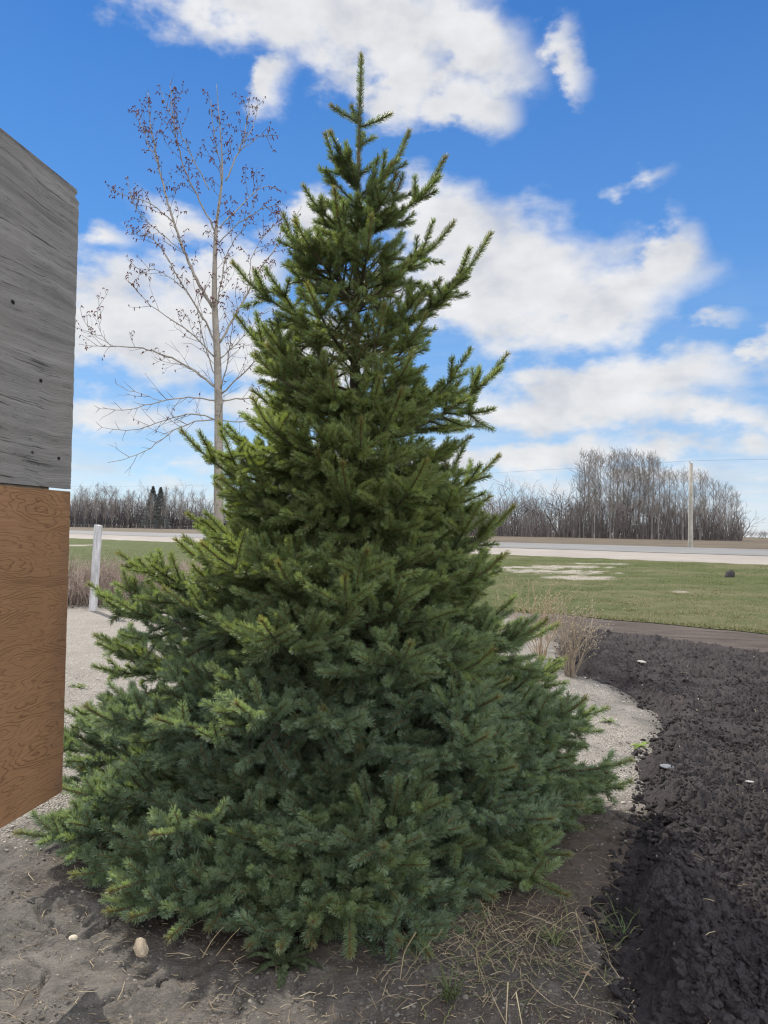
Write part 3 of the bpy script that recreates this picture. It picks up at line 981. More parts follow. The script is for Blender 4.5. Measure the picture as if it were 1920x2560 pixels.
gl = (sstep(0.42 - hh, 0, 0.30) * (0.35 + 0.65 * k_))[:, None] * 0.75
cn = cn * (1 - gl) + c_glau * gl
upf = (sstep(hh, 0.45, 0.9) * 0.6)[:, None]
cn = cn * (1 - upf) + c_up * upf  # upper needles darkened in colour to stand for the backlit crown top
cn = cn * (0.78 + 0.44 * sr) * RNG.uniform(0.85, 1.15, (n, 1))
bt = ((TIP[idx] == 2) * sstep(t, 0.45, 1.0) * 0.5)[:, None]
cn = cn * (1 - bt) + np.array([[0.17, 0.125, 0.05]]) * bt
dead = ((AGE[idx] >= 4) * (RNG.random(n) < 0.35))[:, None]
cn = np.where(dead, np.array([[0.13, 0.085, 0.045]]) * (0.7 + 0.6 * sr), cn)
Cn = np.repeat(cn, 4, axis=0)
thin = ~wood
rs_ = np.where(AGE[thin] <= 2, 1.5, 1.2)
Vs, Fs = frustums(A[thin] - ORG, B[thin] - ORG, r0[thin] * rs_, r1[thin] * rs_, 4)
cst = np.where(AGE[thin][:, None] == 0, np.array([[0.17, 0.115, 0.055]]), np.array([[0.085, 0.060, 0.036]])) * (0.8 + 0.4 * RNG.random((thin.sum(), 1)))
Cs = np.repeat(cst, 8, axis=0)
tips = np.where(TIP > 0)[0]
o8 = np.array([[1, 0, 0], [0, 1, 0], [-1, 0, 0], [0, -1, 0], [0, 0, 1.6], [0, 0, -1.2]], float)
of = np.array([[0, 1, 4], [1, 2, 4], [2, 3, 4], [3, 0, 4], [1, 0, 5], [2, 1, 5], [3, 2, 5], [0, 3, 5]])
br = np.where(TIP[tips] == 2, 0.0060, 0.0030)[:, None, None]
Vb = (B[tips][:, None, :] + (pa[tips][:, None] * o8[None, :, 0:1] + pb[tips][:, None] * o8[None, :, 1:2] + axis[tips][:, None] * o8[None, :, 2:3]) * br).reshape(-1, 3) - ORG
Fb = ((np.arange(len(tips)) * 6)[:, None, None] + of[None]).reshape(-1, 3)
Cb = np.tile(np.array([[0.15, 0.085, 0.042]]), (len(Vb), 1))
ns_, nn_ = len(Vs), len(Vn)
Vall = np.concatenate([Vn, Vs, Vb])
make_mesh('crown', Vall, [Fb + nn_ + ns_, np.concatenate([np.arange(nn_).reshape(-1, 4), Fs + nn_])], M['needle'], spruce, colors=np.concatenate([Cn, Cs, Cb]))


# ------------------------------------------------------------------ small solids
def ico(sub):
    import bmesh
    bm = bmesh.new()
    bmesh.ops.create_icosphere(bm, subdivisions=sub, radius=1.0)
    v = np.array([x.co[:] for x in bm.verts]); f = np.array([[y.index for y in x.verts] for x in bm.faces])
    bm.free()
    return v, f


def scatter_lumps(P, size, sub, flat=0.7, rough=0.28, sharp=False):
    """irregular lumps: each a differently dented and stretched little solid"""
    v, f = ico(sub)
    n, k = len(P), len(v)
    ax = RNG.normal(size=(n, 6, 3)); ax = unit(ax)
    amp = RNG.normal(0, rough, (n, 6))
    dots = np.einsum('vc,nmc->nvm', v, ax)
    rad = 1 + np.einsum('nvm,nm->nv', np.maximum(dots, 0) ** 3 if sharp else dots ** 2 - 0.33, amp)
    rad *= 1 + RNG.normal(0, rough * 0.35, (n, k))
    sc = np.stack([RNG.uniform(0.8, 1.3, n), RNG.uniform(0.7, 1.0, n), flat * RNG.uniform(0.7, 1.2, n)], 1)
    X = v[None] * rad[:, :, None] * sc[:, None, :] * size[:, None, None]
    a = RNG.uniform(0, 2 * math.pi, n); c, s_ = np.cos(a)[:, None], np.sin(a)[:, None]
    x, y = X[..., 0] * c - X[..., 1] * s_, X[..., 0] * s_ + X[..., 1] * c
    tl = RNG.normal(0, 0.16, n)[:, None]
    z = X[..., 2] + x * tl
    V = (np.stack([x, y, z], -1) + P[:, None, :]).reshape(-1, 3)
    Fc = ((np.arange(n) * k)[:, None, None] + f[None]).reshape(-1, 3)
    return V, Fc, k


# ------------------------------------------------------------------ the tilled bed of black soil
th2 = np.radians(np.linspace(6, 47, 760)); r2 = np.geomspace(2.2, 15.5, 560)
T2, R2 = np.meshgrid(th2, r2)
sx_, sy_ = R2 * np.sin(T2), R2 * np.cos(T2)
ed = edge_dist(SOIL_POLY, sx_.ravel(), sy_.ravel()).reshape(sx_.shape)
ed = ed + 0.05 * fbm(sx_ * 3.1, sy_ * 3.1, 3)
smooth_ = 0.0 * sx_
for (px, py, a, b) in [(1640, 1712, 1.1, 0.35), (1760, 1735, 0.9, 0.30), (1760, 1840, 1.2, 0.35), (1900, 1900, 0.8, 0.3)]:
    c = G(px, py)
    smooth_ = np.maximum(smooth_, sstep(1 - np.hypot((sx_ - c[0]) / a, (sy_ - c[1]) / b), 0, 0.6))


def soil_h(x, y):
    return 0.070 * np.abs(perlin(x * 2.6, y * 2.6)) + 0.045 * np.abs(perlin(x * 7.0 + 3, y * 7.0)) + 0.040 * np.abs(perlin(x * 17, y * 17 + 7)) + 0.030 * np.abs(perlin(x * 41, y * 41))


hs = soil_h(sx_, sy_) * (1 - 0.72 * smooth_)
rim = 0.07 * np.exp(-((ed - 0.22) / 0.16) ** 2)
sz = ground_z(sx_, sy_) + (hs + 0.035 + rim) * sstep(ed, -0.03, 0.22) - 0.09 * sstep(-ed, -0.02, 0.06)
def soil_top(x, y):
    e = edge_dist(SOIL_POLY, x, y)
    return ground_z(x, y) + (soil_h(x, y) + 0.035 + 0.07 * np.exp(-((e - 0.22) / 0.16) ** 2)) * sstep(e, -0.03, 0.22)


keepv = (ed > -0.14)
n2 = len(th2)
ii = (np.arange(len(r2) - 1)[:, None] * n2 + np.arange(n2 - 1)[None, :]).ravel()
fq = np.stack([ii, ii + n2, ii + n2 + 1, ii + 1], 1)
kv = keepv.ravel()
fq = fq[kv[fq].all(axis=1)]
used = np.unique(fq); remap = np.full(kv.size, -1); remap[used] = np.arange(len(used))
SV = np.stack([sx_.ravel(), sy_.ravel(), sz.ravel()], 1)[used]
tag(make_mesh('tilled_soil', SV, remap[fq][:, ::-1], M['soil'], smooth=True), kind='structure')


def in_soil(n, bias=1.0, emin=-0.05):
    out = []
    while sum(len(o) for o in out) < n:
        dep = 2.3 * (14 / 2.3) ** (RNG.random(n * 3) ** bias)
        x = dep * RNG.uniform(0.1, 0.85, n * 3)
        e = edge_dist(SOIL_POLY, x, dep)
        k = e > emin
        out.append(np.stack([x[k], dep[k], e[k]], 1))
    return np.concatenate(out)[:n]


q1 = in_soil(24000, 1.25); q2 = in_soil(2600, 1.6)
band_ = in_soil(6000, 1.5, -0.10); band_ = band_[np.abs(band_[:, 2] - 0.18) < 0.26][:900]
near_ = in_soil(3000, 2.6)[:520]
parts = []
for qq, lo, hi, sub in ((q1, 0.004, 0.014, 1), (q2, 0.007, 0.022, 2), (band_, 0.006, 0.030, 2), (near_, 0.007, 0.028, 3)):
    size = lo * (hi / lo) ** (RNG.random(len(qq)) ** 1.8)
    Pz = np.where(qq[:, 2] > 0, soil_top(qq[:, 0], qq[:, 1]), ground_z(qq[:, 0], qq[:, 1]))
    V, Fc, _ = scatter_lumps(np.stack([qq[:, 0], qq[:, 1], Pz + size * 0.25], 1), size, sub, 0.85, 0.34 if sub > 1 else 0.30)
    parts.append((V, Fc))
V, Fc = join(parts)
tag(make_mesh('soil_clods', V, Fc, M['soil'], smooth=False), 'crumbled black clods lying loose over the tilled bed', kind='stuff')

# ------------------------------------------------------------------ loose stones and litter
M['stone'] = attr_mat('limestone_chips', 0.85, 0.0, 0.2)


def stone_cols(n):
    t = RNG.random((n, 1))
    c = np.array([[0.22, 0.20, 0.17]]) * (1 - t) + np.array([[0.44, 0.41, 0.36]]) * t
    return c * RNG.uniform(0.75, 1.1, (n, 1))


n = 26000
dep = 2.9 * (15.5 / 2.9) ** RNG.random(n); x = dep * RNG.uniform(-0.72, 0.42, n)
e = edge_dist(DRIVE_POLY, x, dep) + 0.25 * fbm(x * 1.7, dep * 1.7, 4)
k = (RNG.random(n) < sstep(e, -0.5, 0.35)) & (edge_dist(SOIL_POLY, x, dep) < -0.02)
x, dep = x[k], dep[k]
sz_ = 0.003 * (0.0125 / 0.003) ** (RNG.random(len(x)) ** 1.7) * (1 + 0.02 * dep)
V, Fc, kk = scatter_lumps(np.stack([x, dep, ground_z(x, dep) + sz_ * 0.15], 1), sz_, 1, 0.6, 0.25, True)
tag(make_mesh('gravel_stones', V, Fc, M['stone'], colors=np.repeat(stone_cols(len(x)), kk, axis=0)), 'pale crushed limestone chips strewn over the drive', kind='stuff')

# crumbs of dry earth on the trodden ground
n = 22000
dep = 2.3 * (6.0 / 2.3) ** RNG.random(n); x = dep * RNG.uniform(-0.62, 0.42, n)
k = (edge_dist(SOIL_POLY, x, dep) < 0.0) & (edge_dist(DRIVE_POLY, x, dep) < 0.3) & (fbm(x * 3, dep * 3, 3) + 0.6 * (RNG.random(n) - 0.5) > -0.1)
x, dep = x[k], dep[k]
sz_ = 0.0018 * (0.011 / 0.0018) ** (RNG.random(len(x)) ** 2.2)
V, Fc, kk = scatter_lumps(np.stack([x, dep, ground_z(x, dep) + sz_ * 0.1], 1), sz_, 1, 0.7, 0.25, True)
t = RNG.random((len(x), 1))
c = np.array([[0.055, 0.049, 0.044]]) * (1 - t) + np.array([[0.165, 0.148, 0.130]]) * t
tag(make_mesh('earth_crumbs', V, Fc, M['stone'], colors=np.repeat(c, kk, axis=0)), 'crumbs of dry grey earth scattered over the trodden ground', kind='stuff')

# straw, chips and dead needles lying about
n = 5200
dep = 2.35 * (12 / 2.35) ** (RNG.random(n) ** 1.5); x = dep * RNG.uniform(-0.56, 0.58, n)
es = edge_dist(SOIL_POLY, x, dep); edr = edge_dist(DRIVE_POLY, x, dep)
w = np.where(es > 0, 0.10, np.where(edr > 0, 0.12, 0.55))
rt_ = np.hypot(x - TX, dep - TY)
w = w * np.where((rt_ < 2.2) & (es < 0), 1.5, 0.7)
k = RNG.random(n) < w
x, dep = x[k], dep[k]; n = len(x); es = es[k]
a = RNG.uniform(0, math.pi, n); ln = 0.008 * (0.11 / 0.008) ** (RNG.random(n) ** 1.6)
d3 = np.stack([np.cos(a), np.sin(a), RNG.normal(0, 0.10, n)], 1)
zz = np.where(es > 0, soil_top(x, dep), ground_z(x, dep)) + 0.006
Pm = np.stack([x, dep, zz], 1)
bow = np.stack([RNG.normal(0, .12, n), RNG.normal(0, .12, n), np.abs(RNG.normal(0, .06, n))], 1) * ln[:, None]
rad_ = RNG.uniform(0.0007, 0.0019, n)
V1, F1 = frustums(Pm - d3 * (ln / 2)[:, None], Pm + bow, rad_, rad_, 4)
V2, F2 = frustums(Pm + bow, Pm + d3 * (ln / 2)[:, None], rad_, rad_ * 0.5, 4)
t = RNG.random((n, 1))
c = np.array([[0.14, 0.10, 0.065]]) * (1 - t) + np.array([[0.42, 0.35, 0.24]]) * t
V, Fc = join([(V1, F1), (V2, F2)])
tag(make_mesh('plant_litter', V, Fc, M['straw'], colors=np.concatenate([np.repeat(c, 8, 0)] * 2)), 'bits of straw, dead needles and broken stalks scattered over the earth', kind='stuff')


def lump_thing(name, px, py, size, sub, mat_, label, cat, flat=0.6, colr=None, lift_=0.3, soil=False, seed=1, stretch=(1, 1, 1), rz=0.0, sharp=True):
    g = on_ground(px, py)
    z = float(soil_top(np.array([g[0]]), np.array([g[1]]))[0]) if soil else float(ground_z(g[0], g[1]))
    global RNG
    keep_, RNG = RNG, np.random.default_rng(int(px * 7 + py))
    P = np.zeros((1, 3))
    V, Fc, kk = scatter_lumps(P, np.array([size]), sub, flat, 0.16, sharp)
    RNG = keep_
    V = V * np.array(stretch)
    o = make_mesh(name, V, Fc, mat_, colors=None if colr is None else np.tile(np.array([colr]), (len(V), 1)) * (0.85 + 0.3 * RNG.random((len(V), 1))), smooth=False)
    o.location = (g[0], g[1], z + size * lift_)
    o.rotation_euler = (0, 0, rz)
    return tag(o, label, cat)


lump_thing('rock', 352, 2388, 0.034, 3, simple('cream_stone', (0.46, 0.37, 0.26), (0.33, 0.27, 0.20), 30, 0.9, 0.006), 'cream coloured broken rock lying on bare earth in front of the spruce', 'rock', 0.75, None, 0.35, stretch=(0.8, 0.8, 1.25))
lump_thing('rock', 1605, 1684, 0.05, 2, M['stone'], 'largest whitish flat stone on the far side of the black soil', 'stone', 0.45, (0.36, 0.34, 0.30), 0.4, True)
lump_thing('rock', 1668, 1976, 0.042, 2, M['stone'], 'flat bluish grey stone at the ragged edge of the soil bed', 'stone', 0.3, (0.14, 0.145, 0.16), 0.5, True)
lump_thing('rock', 1874, 2008, 0.022, 2, M['stone'], 'small forked white chip on black soil near the picture edge', 'stone', 0.35, (0.38, 0.36, 0.33), 0.5, True, stretch=(1.5, 0.6, 0.8))
lump_thing('rock', 1425, 1952, 0.02, 2, M['stone'], 'small white pebble beside the lowest branch tips on the right', 'stone', 0.7, (0.72, 0.70, 0.66), 0.4)
lump_thing('rock', 1556, 2358, 0.013, 2, M['stone'], 'grey pebble on smooth earth beside the near soil clods', 'stone', 0.8, (0.30, 0.29, 0.28), 0.4)
lump_thing('rock', 182, 2364, 0.018, 2, M['stone'], 'small buff pebble lying in a crack of the dry earth', 'stone', 0.6, (0.42, 0.36, 0.28), 0.4)
g_ = on_ground(1826, 1442)
o = lump_thing('dirt_clod', 1826, 1446, 0.17, 3, M['soil'], 'dark lump of dirt lying on the lawn near the highway', 'dirt lump', 0.85, None, 0.35, stretch=(1.15, 1, 1))
o.location.z = float(LAWN_Z(g_[0], g_[1])) + 0.08


# ------------------------------------------------------------------ dead grass, weeds
def ribbon(path, w):
    """a narrow strip of leaf or straw along a path, with a slight fold so that it has thickness to the eye"""
    P = np.asarray(path, float); n = len(P)
    d = unit(np.gradient(P, axis=0))
    s = unit(np.cross(d, np.array([[0.2, 0.1, 1.0]])))
    upv = np.cross(s, d)
    w = np.broadcast_to(np.asarray(w, float), (n,))[:, None]
    V = np.stack([P - s * w, P + upv * w * 0.35, P + s * w], 1).reshape(-1, 3)
    i = np.arange(n - 1) * 3
    Fq = np.concatenate([np.stack([i, i + 1, i + 4, i + 3], 1), np.stack([i + 1, i + 2, i + 5, i + 4], 1)])
    return V, Fq


def stalk_path(p0, head, ln, lift_, droop, n=9):
    t = np.linspace(0, 1, n)
    h = np.array([math.cos(head), math.sin(head), 0])
    return p0[None] + h[None] * (ln * t)[:, None] + UP[None] * (ln * (lift_ * t - droop * t * t))[:, None] + RNG.normal(0, 0.004, (n, 3)) * ln * 4


parts, cols = [], []
def add_strip(path, w, colr):
    V, Fq = ribbon(path, w)
    parts.append((V, Fq)); cols.append(np.tile(np.array([colr]) * RNG.uniform(0.8, 1.15), (len(V), 1)))


for _ in range(620):
    px = RNG.normal(1290, 170); py = RNG.normal(2380, 100)
    g = on_ground(px, py); z = ground_z(g[0], g[1])
    add_strip(stalk_path(np.array([g[0], g[1], z]), RNG.uniform(0, 2 * math.pi), RNG.uniform(0.05, 0.20), RNG.uniform(0.1, 0.9), RNG.uniform(0.2, 0.9)), RNG.uniform(0.0007, 0.002), (0.23, 0.185, 0.12) if RNG.random() < 0.7 else (0.13, 0.145, 0.06))
# long bleached stalks: pixel paths in the photograph's frame with heights over the ground
HEROST = [[(1195, 2325, 0.30), (1240, 2360, 0.20), (1290, 2420, 0.10), (1330, 2465, 0.03), (1380, 2510, 0.02), (1440, 2530, 0.02)],
          [(1130, 2330, 0.32), (1188, 2365, 0.25), (1210, 2430, 0.12), (1235, 2500, 0.04), (1270, 2570, 0.02)],
          [(1300, 2280, 0.22), (1360, 2300, 0.20), (1410, 2325, 0.18)], [(1360, 2335, 0.06), (1400, 2300, 0.18), (1435, 2276, 0.22), (1470, 2330, 0.16), (1520, 2400, 0.05), (1550, 2445, 0.02)],
          [(1420, 2330, 0.16), (1485, 2300, 0.22), (1510, 2350, 0.14), (1530, 2420, 0.04)], [(1486, 2300, 0.22), (1500, 2360, 0.12), (1550, 2412, 0.03)],
          [(1425, 2320, 0.17), (1460, 2380, 0.1), (1500, 2440, 0.03), (1525, 2465, 0.02)], [(1440, 2278, 0.22), (1452, 2350, 0.1), (1458, 2405, 0.02)],
          [(1190, 2370, 0.2), (1200, 2450, 0.03)], [(1290, 2480, 0.05), (1305, 2560, 0.01)], [(1270, 2455, 0.08), (1265, 2560, 0.01)],
          [(1445, 2510, 0.015), (1500, 2525, 0.012), (1550, 2545, 0.01)], [(1265, 2350, 0.2), (1220, 2300, 0.32), (1200, 2250, 0.4)], [(1040, 2330, 0.3), (1010, 2380, 0.15), (1000, 2450, 0.02)],
          [(505, 2395, 0.01), (530, 2350, 0.10), (560, 2315, 0.18)], [(540, 2390, 0.01), (575, 2345, 0.10), (600, 2320, 0.16)]]
for ln in HEROST:
    pts = []
    for (px, py, h) in ln:
        # the point above the ground that shows at this pixel
        d = ray(px, py); t_ = 3.0
        for _ in range(40):
            p = CAM + d * t_
            t_ = 0.5 * t_ + 0.5 * (float(ground_z(p[0], p[1])) + h - CAM_H) / d[2]
        pts.append(CAM + d * t_)
    pts = np.array(pts); tt = np.linspace(0, 1, len(pts)); tn = np.linspace(0, 1, 4 * len(pts))
    pp = np.stack([np.interp(tn, tt, pts[:, i]) for i in range(3)], 1)
    pp[1:-1] = (pp[:-2] + pp[1:-1] * 2 + pp[2:]) / 4
    add_strip(pp, np.linspace(0.0024, 0.0012, len(pp)), (0.40, 0.325, 0.20))
V, Fc = join(parts)
tag(make_mesh('dry_grass', V, Fc, M['straw'], colors=np.concatenate(cols)), 'bent bleached grass stalks and blades under the right side of the spruce', kind='stuff')


def grass_tuft(px, py, n, h, label, colr):
    g = on_ground(px, py)
    parts_, cols_ = [], []
    for _ in range(n):
        hd = RNG.uniform(0, 2 * math.pi)
        p = np.array([RNG.normal(0, 0.015), RNG.normal(0, 0.015), 0])
        V, Fq = ribbon(stalk_path(p, hd, h * RNG.uniform(0.5, 1), RNG.uniform(0.8, 1.6), RNG.uniform(0.4, 0.9)), np.linspace(0.003, 0.0006, 9))
        parts_.append((V, Fq)); cols_.append(np.tile(np.array([colr]) * RNG.uniform(0.7, 1.2), (len(V), 1)))
    V, Fc = join(parts_)
    o = make_mesh('grass_tuft', V, Fc, M['blade'], colors=np.concatenate(cols_))
    o.location = (g[0], g[1], float(ground_z(g[0], g[1])))
    return tag(o, label, 'grass tuft')


grass_tuft(1122, 2552, 34, 0.13, 'green grass tuft on brown earth nearest the viewer', (0.095, 0.115, 0.050))
grass_tuft(1385, 2395, 40, 0.085, 'grey green grass tuft between bent straw stalks', (0.17, 0.19, 0.09))
grass_tuft(1560, 2385, 16, 0.15, 'thin green grass blades against the near edge of the soil bed', (0.10, 0.14, 0.06))


def weed(px, py, n, ln, label, colr, toothed=True, soil=False):
    """a rosette of toothed leaves"""
    g = on_ground(px, py)
    z = float(soil_top(np.array([g[0]]), np.array([g[1]]))[0]) if soil else float(ground_z(g[0], g[1]))
    parts_, cols_ = [], []
    for i in range(n):
        hd = 2 * math.pi * i / n + RNG.normal(0, 0.25)
        l_ = ln * RNG.uniform(0.6, 1.05); m = 15
        t = np.linspace(0, 1, m)
        pth = stalk_path(np.zeros(3), hd, l_, RNG.uniform(0.5, 1.0), RNG.uniform(0.4, 0.8), m)
        w = l_ * 0.13 * np.sin(math.pi * np.clip(t * 0.92 + 0.06, 0, 1)) ** 0.8 * (1 - 0.45 * (np.arange(m) % 3 == 0) * toothed)
        V, Fq = ribbon(pth, w + 0.001)
        parts_.append((V, Fq)); cols_.append(np.tile(np.array([colr]) * RNG.uniform(0.7, 1.2), (len(V), 1)))
    V, Fc = join(parts_)
    o = make_mesh('weed', V, Fc, M['blade'], colors=np.concatenate(cols_))
    o.location = (g[0], g[1], z)
    return tag(o, label, 'weed')


weed(715, 2435, 26, 0.15, 'leafy green weed with toothed leaves at the foot of the spruce', (0.050, 0.066, 0.032))
weed(1598, 1872, 12, 0.09, 'bright green weed patch on pale earth at the edge of the soil', (0.22, 0.30, 0.07))
weed(1621, 2062, 9, 0.05, 'small yellow green seedling at the soil edge in the shadow line', (0.24, 0.33, 0.07))
weed(1520, 1818, 10, 0.10, 'dull green weed on the pale gravel beside the spruce', (0.15, 0.19, 0.07))
weed(196, 1719, 12, 0.12, 'small green weed growing from the gravel drive beyond the plywood', (0.16, 0.20, 0.07))

# the fallen brown leaf
g = on_ground(1463, 2494)
t = np.linspace(0, 1, 9)
pth = np.stack([t * 0.045 - 0.022, -t * 0.022 + 0.011, 0.012 + 0.012 * np.sin(t * 3.1)], 1)
V, Fq = ribbon(pth, 0.011 * np.sin(math.pi * np.clip(t, 0.03, 0.97)) ** 0.8)
o = make_mesh('fallen_leaf', V, Fq, M['straw'], colors=np.tile([[0.24, 0.155, 0.10]], (len(V), 1)))
o.location = (g[0], g[1], float(ground_z(g[0], g[1])))
tag(o, 'dry brown leaf lying on the earth below bent straw', 'leaf')


# ------------------------------------------------------------------ the plywood signboard on the left
def plywood_grey():
    m, t, o = material('weathered_plywood')
    co = t.n('ShaderNodeTexCoord').outputs['Object']
    wob = t.n('ShaderNodeVectorMath', {0: t.noise(co, 1.6, 3, 0.5, 0, 1), 1: (0.0, 0.0, 0.10), 2: co}, operation='MULTIPLY_ADD').outputs[0]

    def st(a, b):
        return t.n('ShaderNodeMapping', {'Vector': wob, 'Scale': (a, a, b)}).outputs[0]
    g1 = t.noise(st(1.4, 26), 1.0, 6, 0.65); g2 = t.noise(st(1.5, 70), 1.0, 6, 0.66); g3 = t.noise(co, 1.1, 4, 0.5)
    fine = t.noise(st(12, 320), 1.0, 3, 0.6)
    c = t.mix(t.ramp(g1, [(0.3, 0.0), (0.7, 1.0)]), (0.080, 0.076, 0.072), (0.225, 0.215, 0.204))
    c = t.mix(t.ramp(g3, [(0.4, 0.0), (0.7, 0.6)]), c, (0.205, 0.192, 0.176))
    crack = t.ramp(g2, [(0.33, 1.0), (0.40, 0.0)])
    crack2 = t.ramp(fine, [(0.27, 0.8), (0.36, 0.0)])
    gate = t.ramp(t.noise(co, 3.2, 3, 0.5), [(0.36, 0.2), (0.6, 1.0)])
    ck_ = t.math('MULTIPLY', t.math('MAXIMUM', crack, crack2), gate)
    c = t.mix(t.math('MULTIPLY', ck_, 0.75), c, (0.022, 0.020, 0.020))
    kn = t.n('ShaderNodeTexVoronoi', {'Vector': t.n('ShaderNodeMapping', {'Vector': co, 'Scale': (7.0, 1, 11.0)}).outputs[0], 'Scale': 1.0})
    kd = t.math('MULTIPLY', t.ramp(kn.outputs['Distance'], [(0.055, 1.0), (0.10, 0.0)]), t.math('GREATER_THAN', t.n('ShaderNodeSeparateXYZ', {0: kn.outputs['Color']}).outputs[0], 0.55))
    c = t.mix(kd, c, (0.012, 0.011, 0.011))
    h = t.math('SUBTRACT', t.math('ADD', t.math('MULTIPLY', g2, 0.5), t.math('MULTIPLY', fine, 0.3)), t.math('ADD', t.math('MULTIPLY', ck_, 0.7), kd))
    finish(t, o, c, 0.9, h, 0.006, 0.1)
    return m


def plywood_orange():
    m, t, o = material('newer_plywood')
    co = t.n('ShaderNodeTexCoord').outputs['Object']
    mp = t.n('ShaderNodeMapping', {'Vector': co, 'Scale': (0.9, 1.0, 5.2)}).outputs[0]
    jag = t.noise(t.n('ShaderNodeMapping', {'Vector': co, 'Scale': (22, 22, 70)}).outputs[0], 1.0, 3, 0.6)
    field_ = t.math('ADD', t.math('MULTIPLY', t.noise(mp, 1.15, 3.0, 0.46), 34.0), t.math('MULTIPLY', jag, 1.3))
    fr = t.math('FRACT', field_)
    line = t.ramp(fr, [(0.0, 1.0), (0.07, 0.6), (0.26, 0.0), (0.94, 0.0), (1.0, 1.0)])
    gate = t.ramp(t.noise(mp, 2.3, 3, 0.5), [(0.36, 0.10), (0.62, 1.0)])
    g2 = t.noise(t.n('ShaderNodeMapping', {'Vector': co, 'Scale': (6, 6, 180)}).outputs[0], 1.0, 4, 0.65)
    g3 = t.noise(co, 1.3, 4, 0.55)
    c = t.mix(t.ramp(g3, [(0.3, 0.0), (0.7, 1.0)]), (0.178, 0.092, 0.044), (0.250, 0.138, 0.068))
    c = t.mix(t.ramp(g2, [(0.4, 0.35), (0.6, 0.0)]), c, (0.108, 0.055, 0.028))
    c = t.mix(t.math('MULTIPLY', t.math('MULTIPLY', line, gate), 0.75), c, (0.072, 0.030, 0.014))
    kn = t.n('ShaderNodeTexVoronoi', {'Vector': t.n('ShaderNodeMapping', {'Vector': co, 'Scale': (3.0, 1, 5.0)}).outputs[0], 'Scale': 1.0})
    c = t.mix(t.ramp(kn.outputs['Distance'], [(0.018, 1.0), (0.04, 0.0)]), c, (0.03, 0.015, 0.01))
    # damp stain creeping in from the free edge
    sx = t.n('ShaderNodeSeparateXYZ', {0: co}).outputs
    stn = t.math('MULTIPLY', t.ramp(t.math('DIVIDE', sx[0], 0.25), [(0.0, 0.55), (0.6, 0.0)]), t.ramp(t.noise(co, 4, 4, 0.6), [(0.35, 0.0), (0.65, 1.0)]))
    c = t.mix(stn, c, (0.075, 0.05, 0.035))
    finish(t, o, c, 0.75, t.math('SUBTRACT', g2, line), 0.0012, 0.25)
    return m


M['ply_grey'] = plywood_grey(); M['ply_orange'] = plywood_orange()
M['post_wood'] = simple('rough_lumber', (0.16, 0.13, 0.10), (0.27, 0.23, 0.18), 12, 0.9, 0.004)
BP = at_depth(155, 1980, 3.1)
bd = -ray(1250, 1331); bd = bd / math.hypot(bd[0], bd[1])
brz = math.atan2(bd[1], bd[0])
board = empty('signboard', (BP[0], BP[1], 0.0), 'tall board of two plywood sheets, grey weathered above and orange brown below, beside the spruce', 'signboard', rz=brz)
bz0 = BP[2]; bz2 = at_depth(197, 480, 3.1)[2]
seam_lo = at_depth(178, 1229, 3.1)[2]; seam_hi = at_depth(178, 1223, 3.1)[2]
PT = 0.019


def panel(name, outline, mat_):
    """a sheet with a given outline (s along the board, height), front at y=0"""
    P = np.array(outline, float); n = len(P)
    fr = np.stack([P[:, 0], np.zeros(n), P[:, 1]], 1); bk = fr - np.array([0, PT, 0])
    i = np.arange(n); j = (i + 1) % n
    V = np.concatenate([fr, bk, fr, bk])
    return make_mesh(name, V, [np.arange(n)[None, ::-1], (np.arange(n) + n)[None], np.stack([i + 2 * n, j + 2 * n, j + 3 * n, i + 3 * n], 1)], mat_, board)


def rough_edge(z0, z1, n, amp, x=0.0):
    z = np.linspace(z0, z1, n)
    return [(x + amp * (RNG.random() - 0.5) * 2, float(v)) for v in z]


LEN = 2.44
up = [(LEN, seam_hi - 0.010), (LEN, bz2)] + [(0.02, bz2 + 0.002), (0.012, bz2 - 0.012), (0.022, bz2 - 0.02), (0.030, bz2 - 0.032), (-0.004, bz2 - 0.045), (0.004, bz2 - 0.06)] + rough_edge(bz2 - 0.075, seam_hi + 0.06, 60, 0.0022)[0:]
up += rough_edge(seam_hi + 0.055, seam_hi + 0.004, 14, 0.005) + [(0.006, seam_hi), (0.6, seam_hi - 0.002)]
panel('upper_panel', up, M['ply_grey'])
lo = [(LEN, bz0 + 0.0), (LEN, seam_lo - 0.012)] + [(0.6, seam_lo - 0.003), (0.004, seam_lo)] + rough_edge(seam_lo - 0.01, bz0 + 0.01, 40, 0.0012) + [(0.004, bz0)]
panel('lower_panel', lo, M['ply_orange'])


def box(x0, x1, y0, y1, z0, z1):
    V = np.array([(x, y, z) for x in (x0, x1) for y in (y0, y1) for z in (z0, z1)], float)
    Fq = np.array([[0, 1, 3, 2], [4, 6, 7, 5], [0, 4, 5, 1], [2, 3, 7, 6], [0, 2, 6, 4], [1, 5, 7, 3]])
    return V, Fq


for s_ in (0.75, 2.2):
    V, Fq = box(s_ - 0.045, s_ + 0.045, -PT - 0.131, -PT - 0.041, -0.25, bz2 - 0.05)
    make_mesh('post', V, Fq, M['post_wood'], board)
for z_ in (bz0 + 0.10, seam_lo - 0.045, bz2 - 0.16):
    V, Fq = box(0.12, LEN - 0.02, -PT - 0.040, -PT - 0.001, z_, z_ + 0.09)
    make_mesh('rail', V, Fq, M['post_wood'], board)


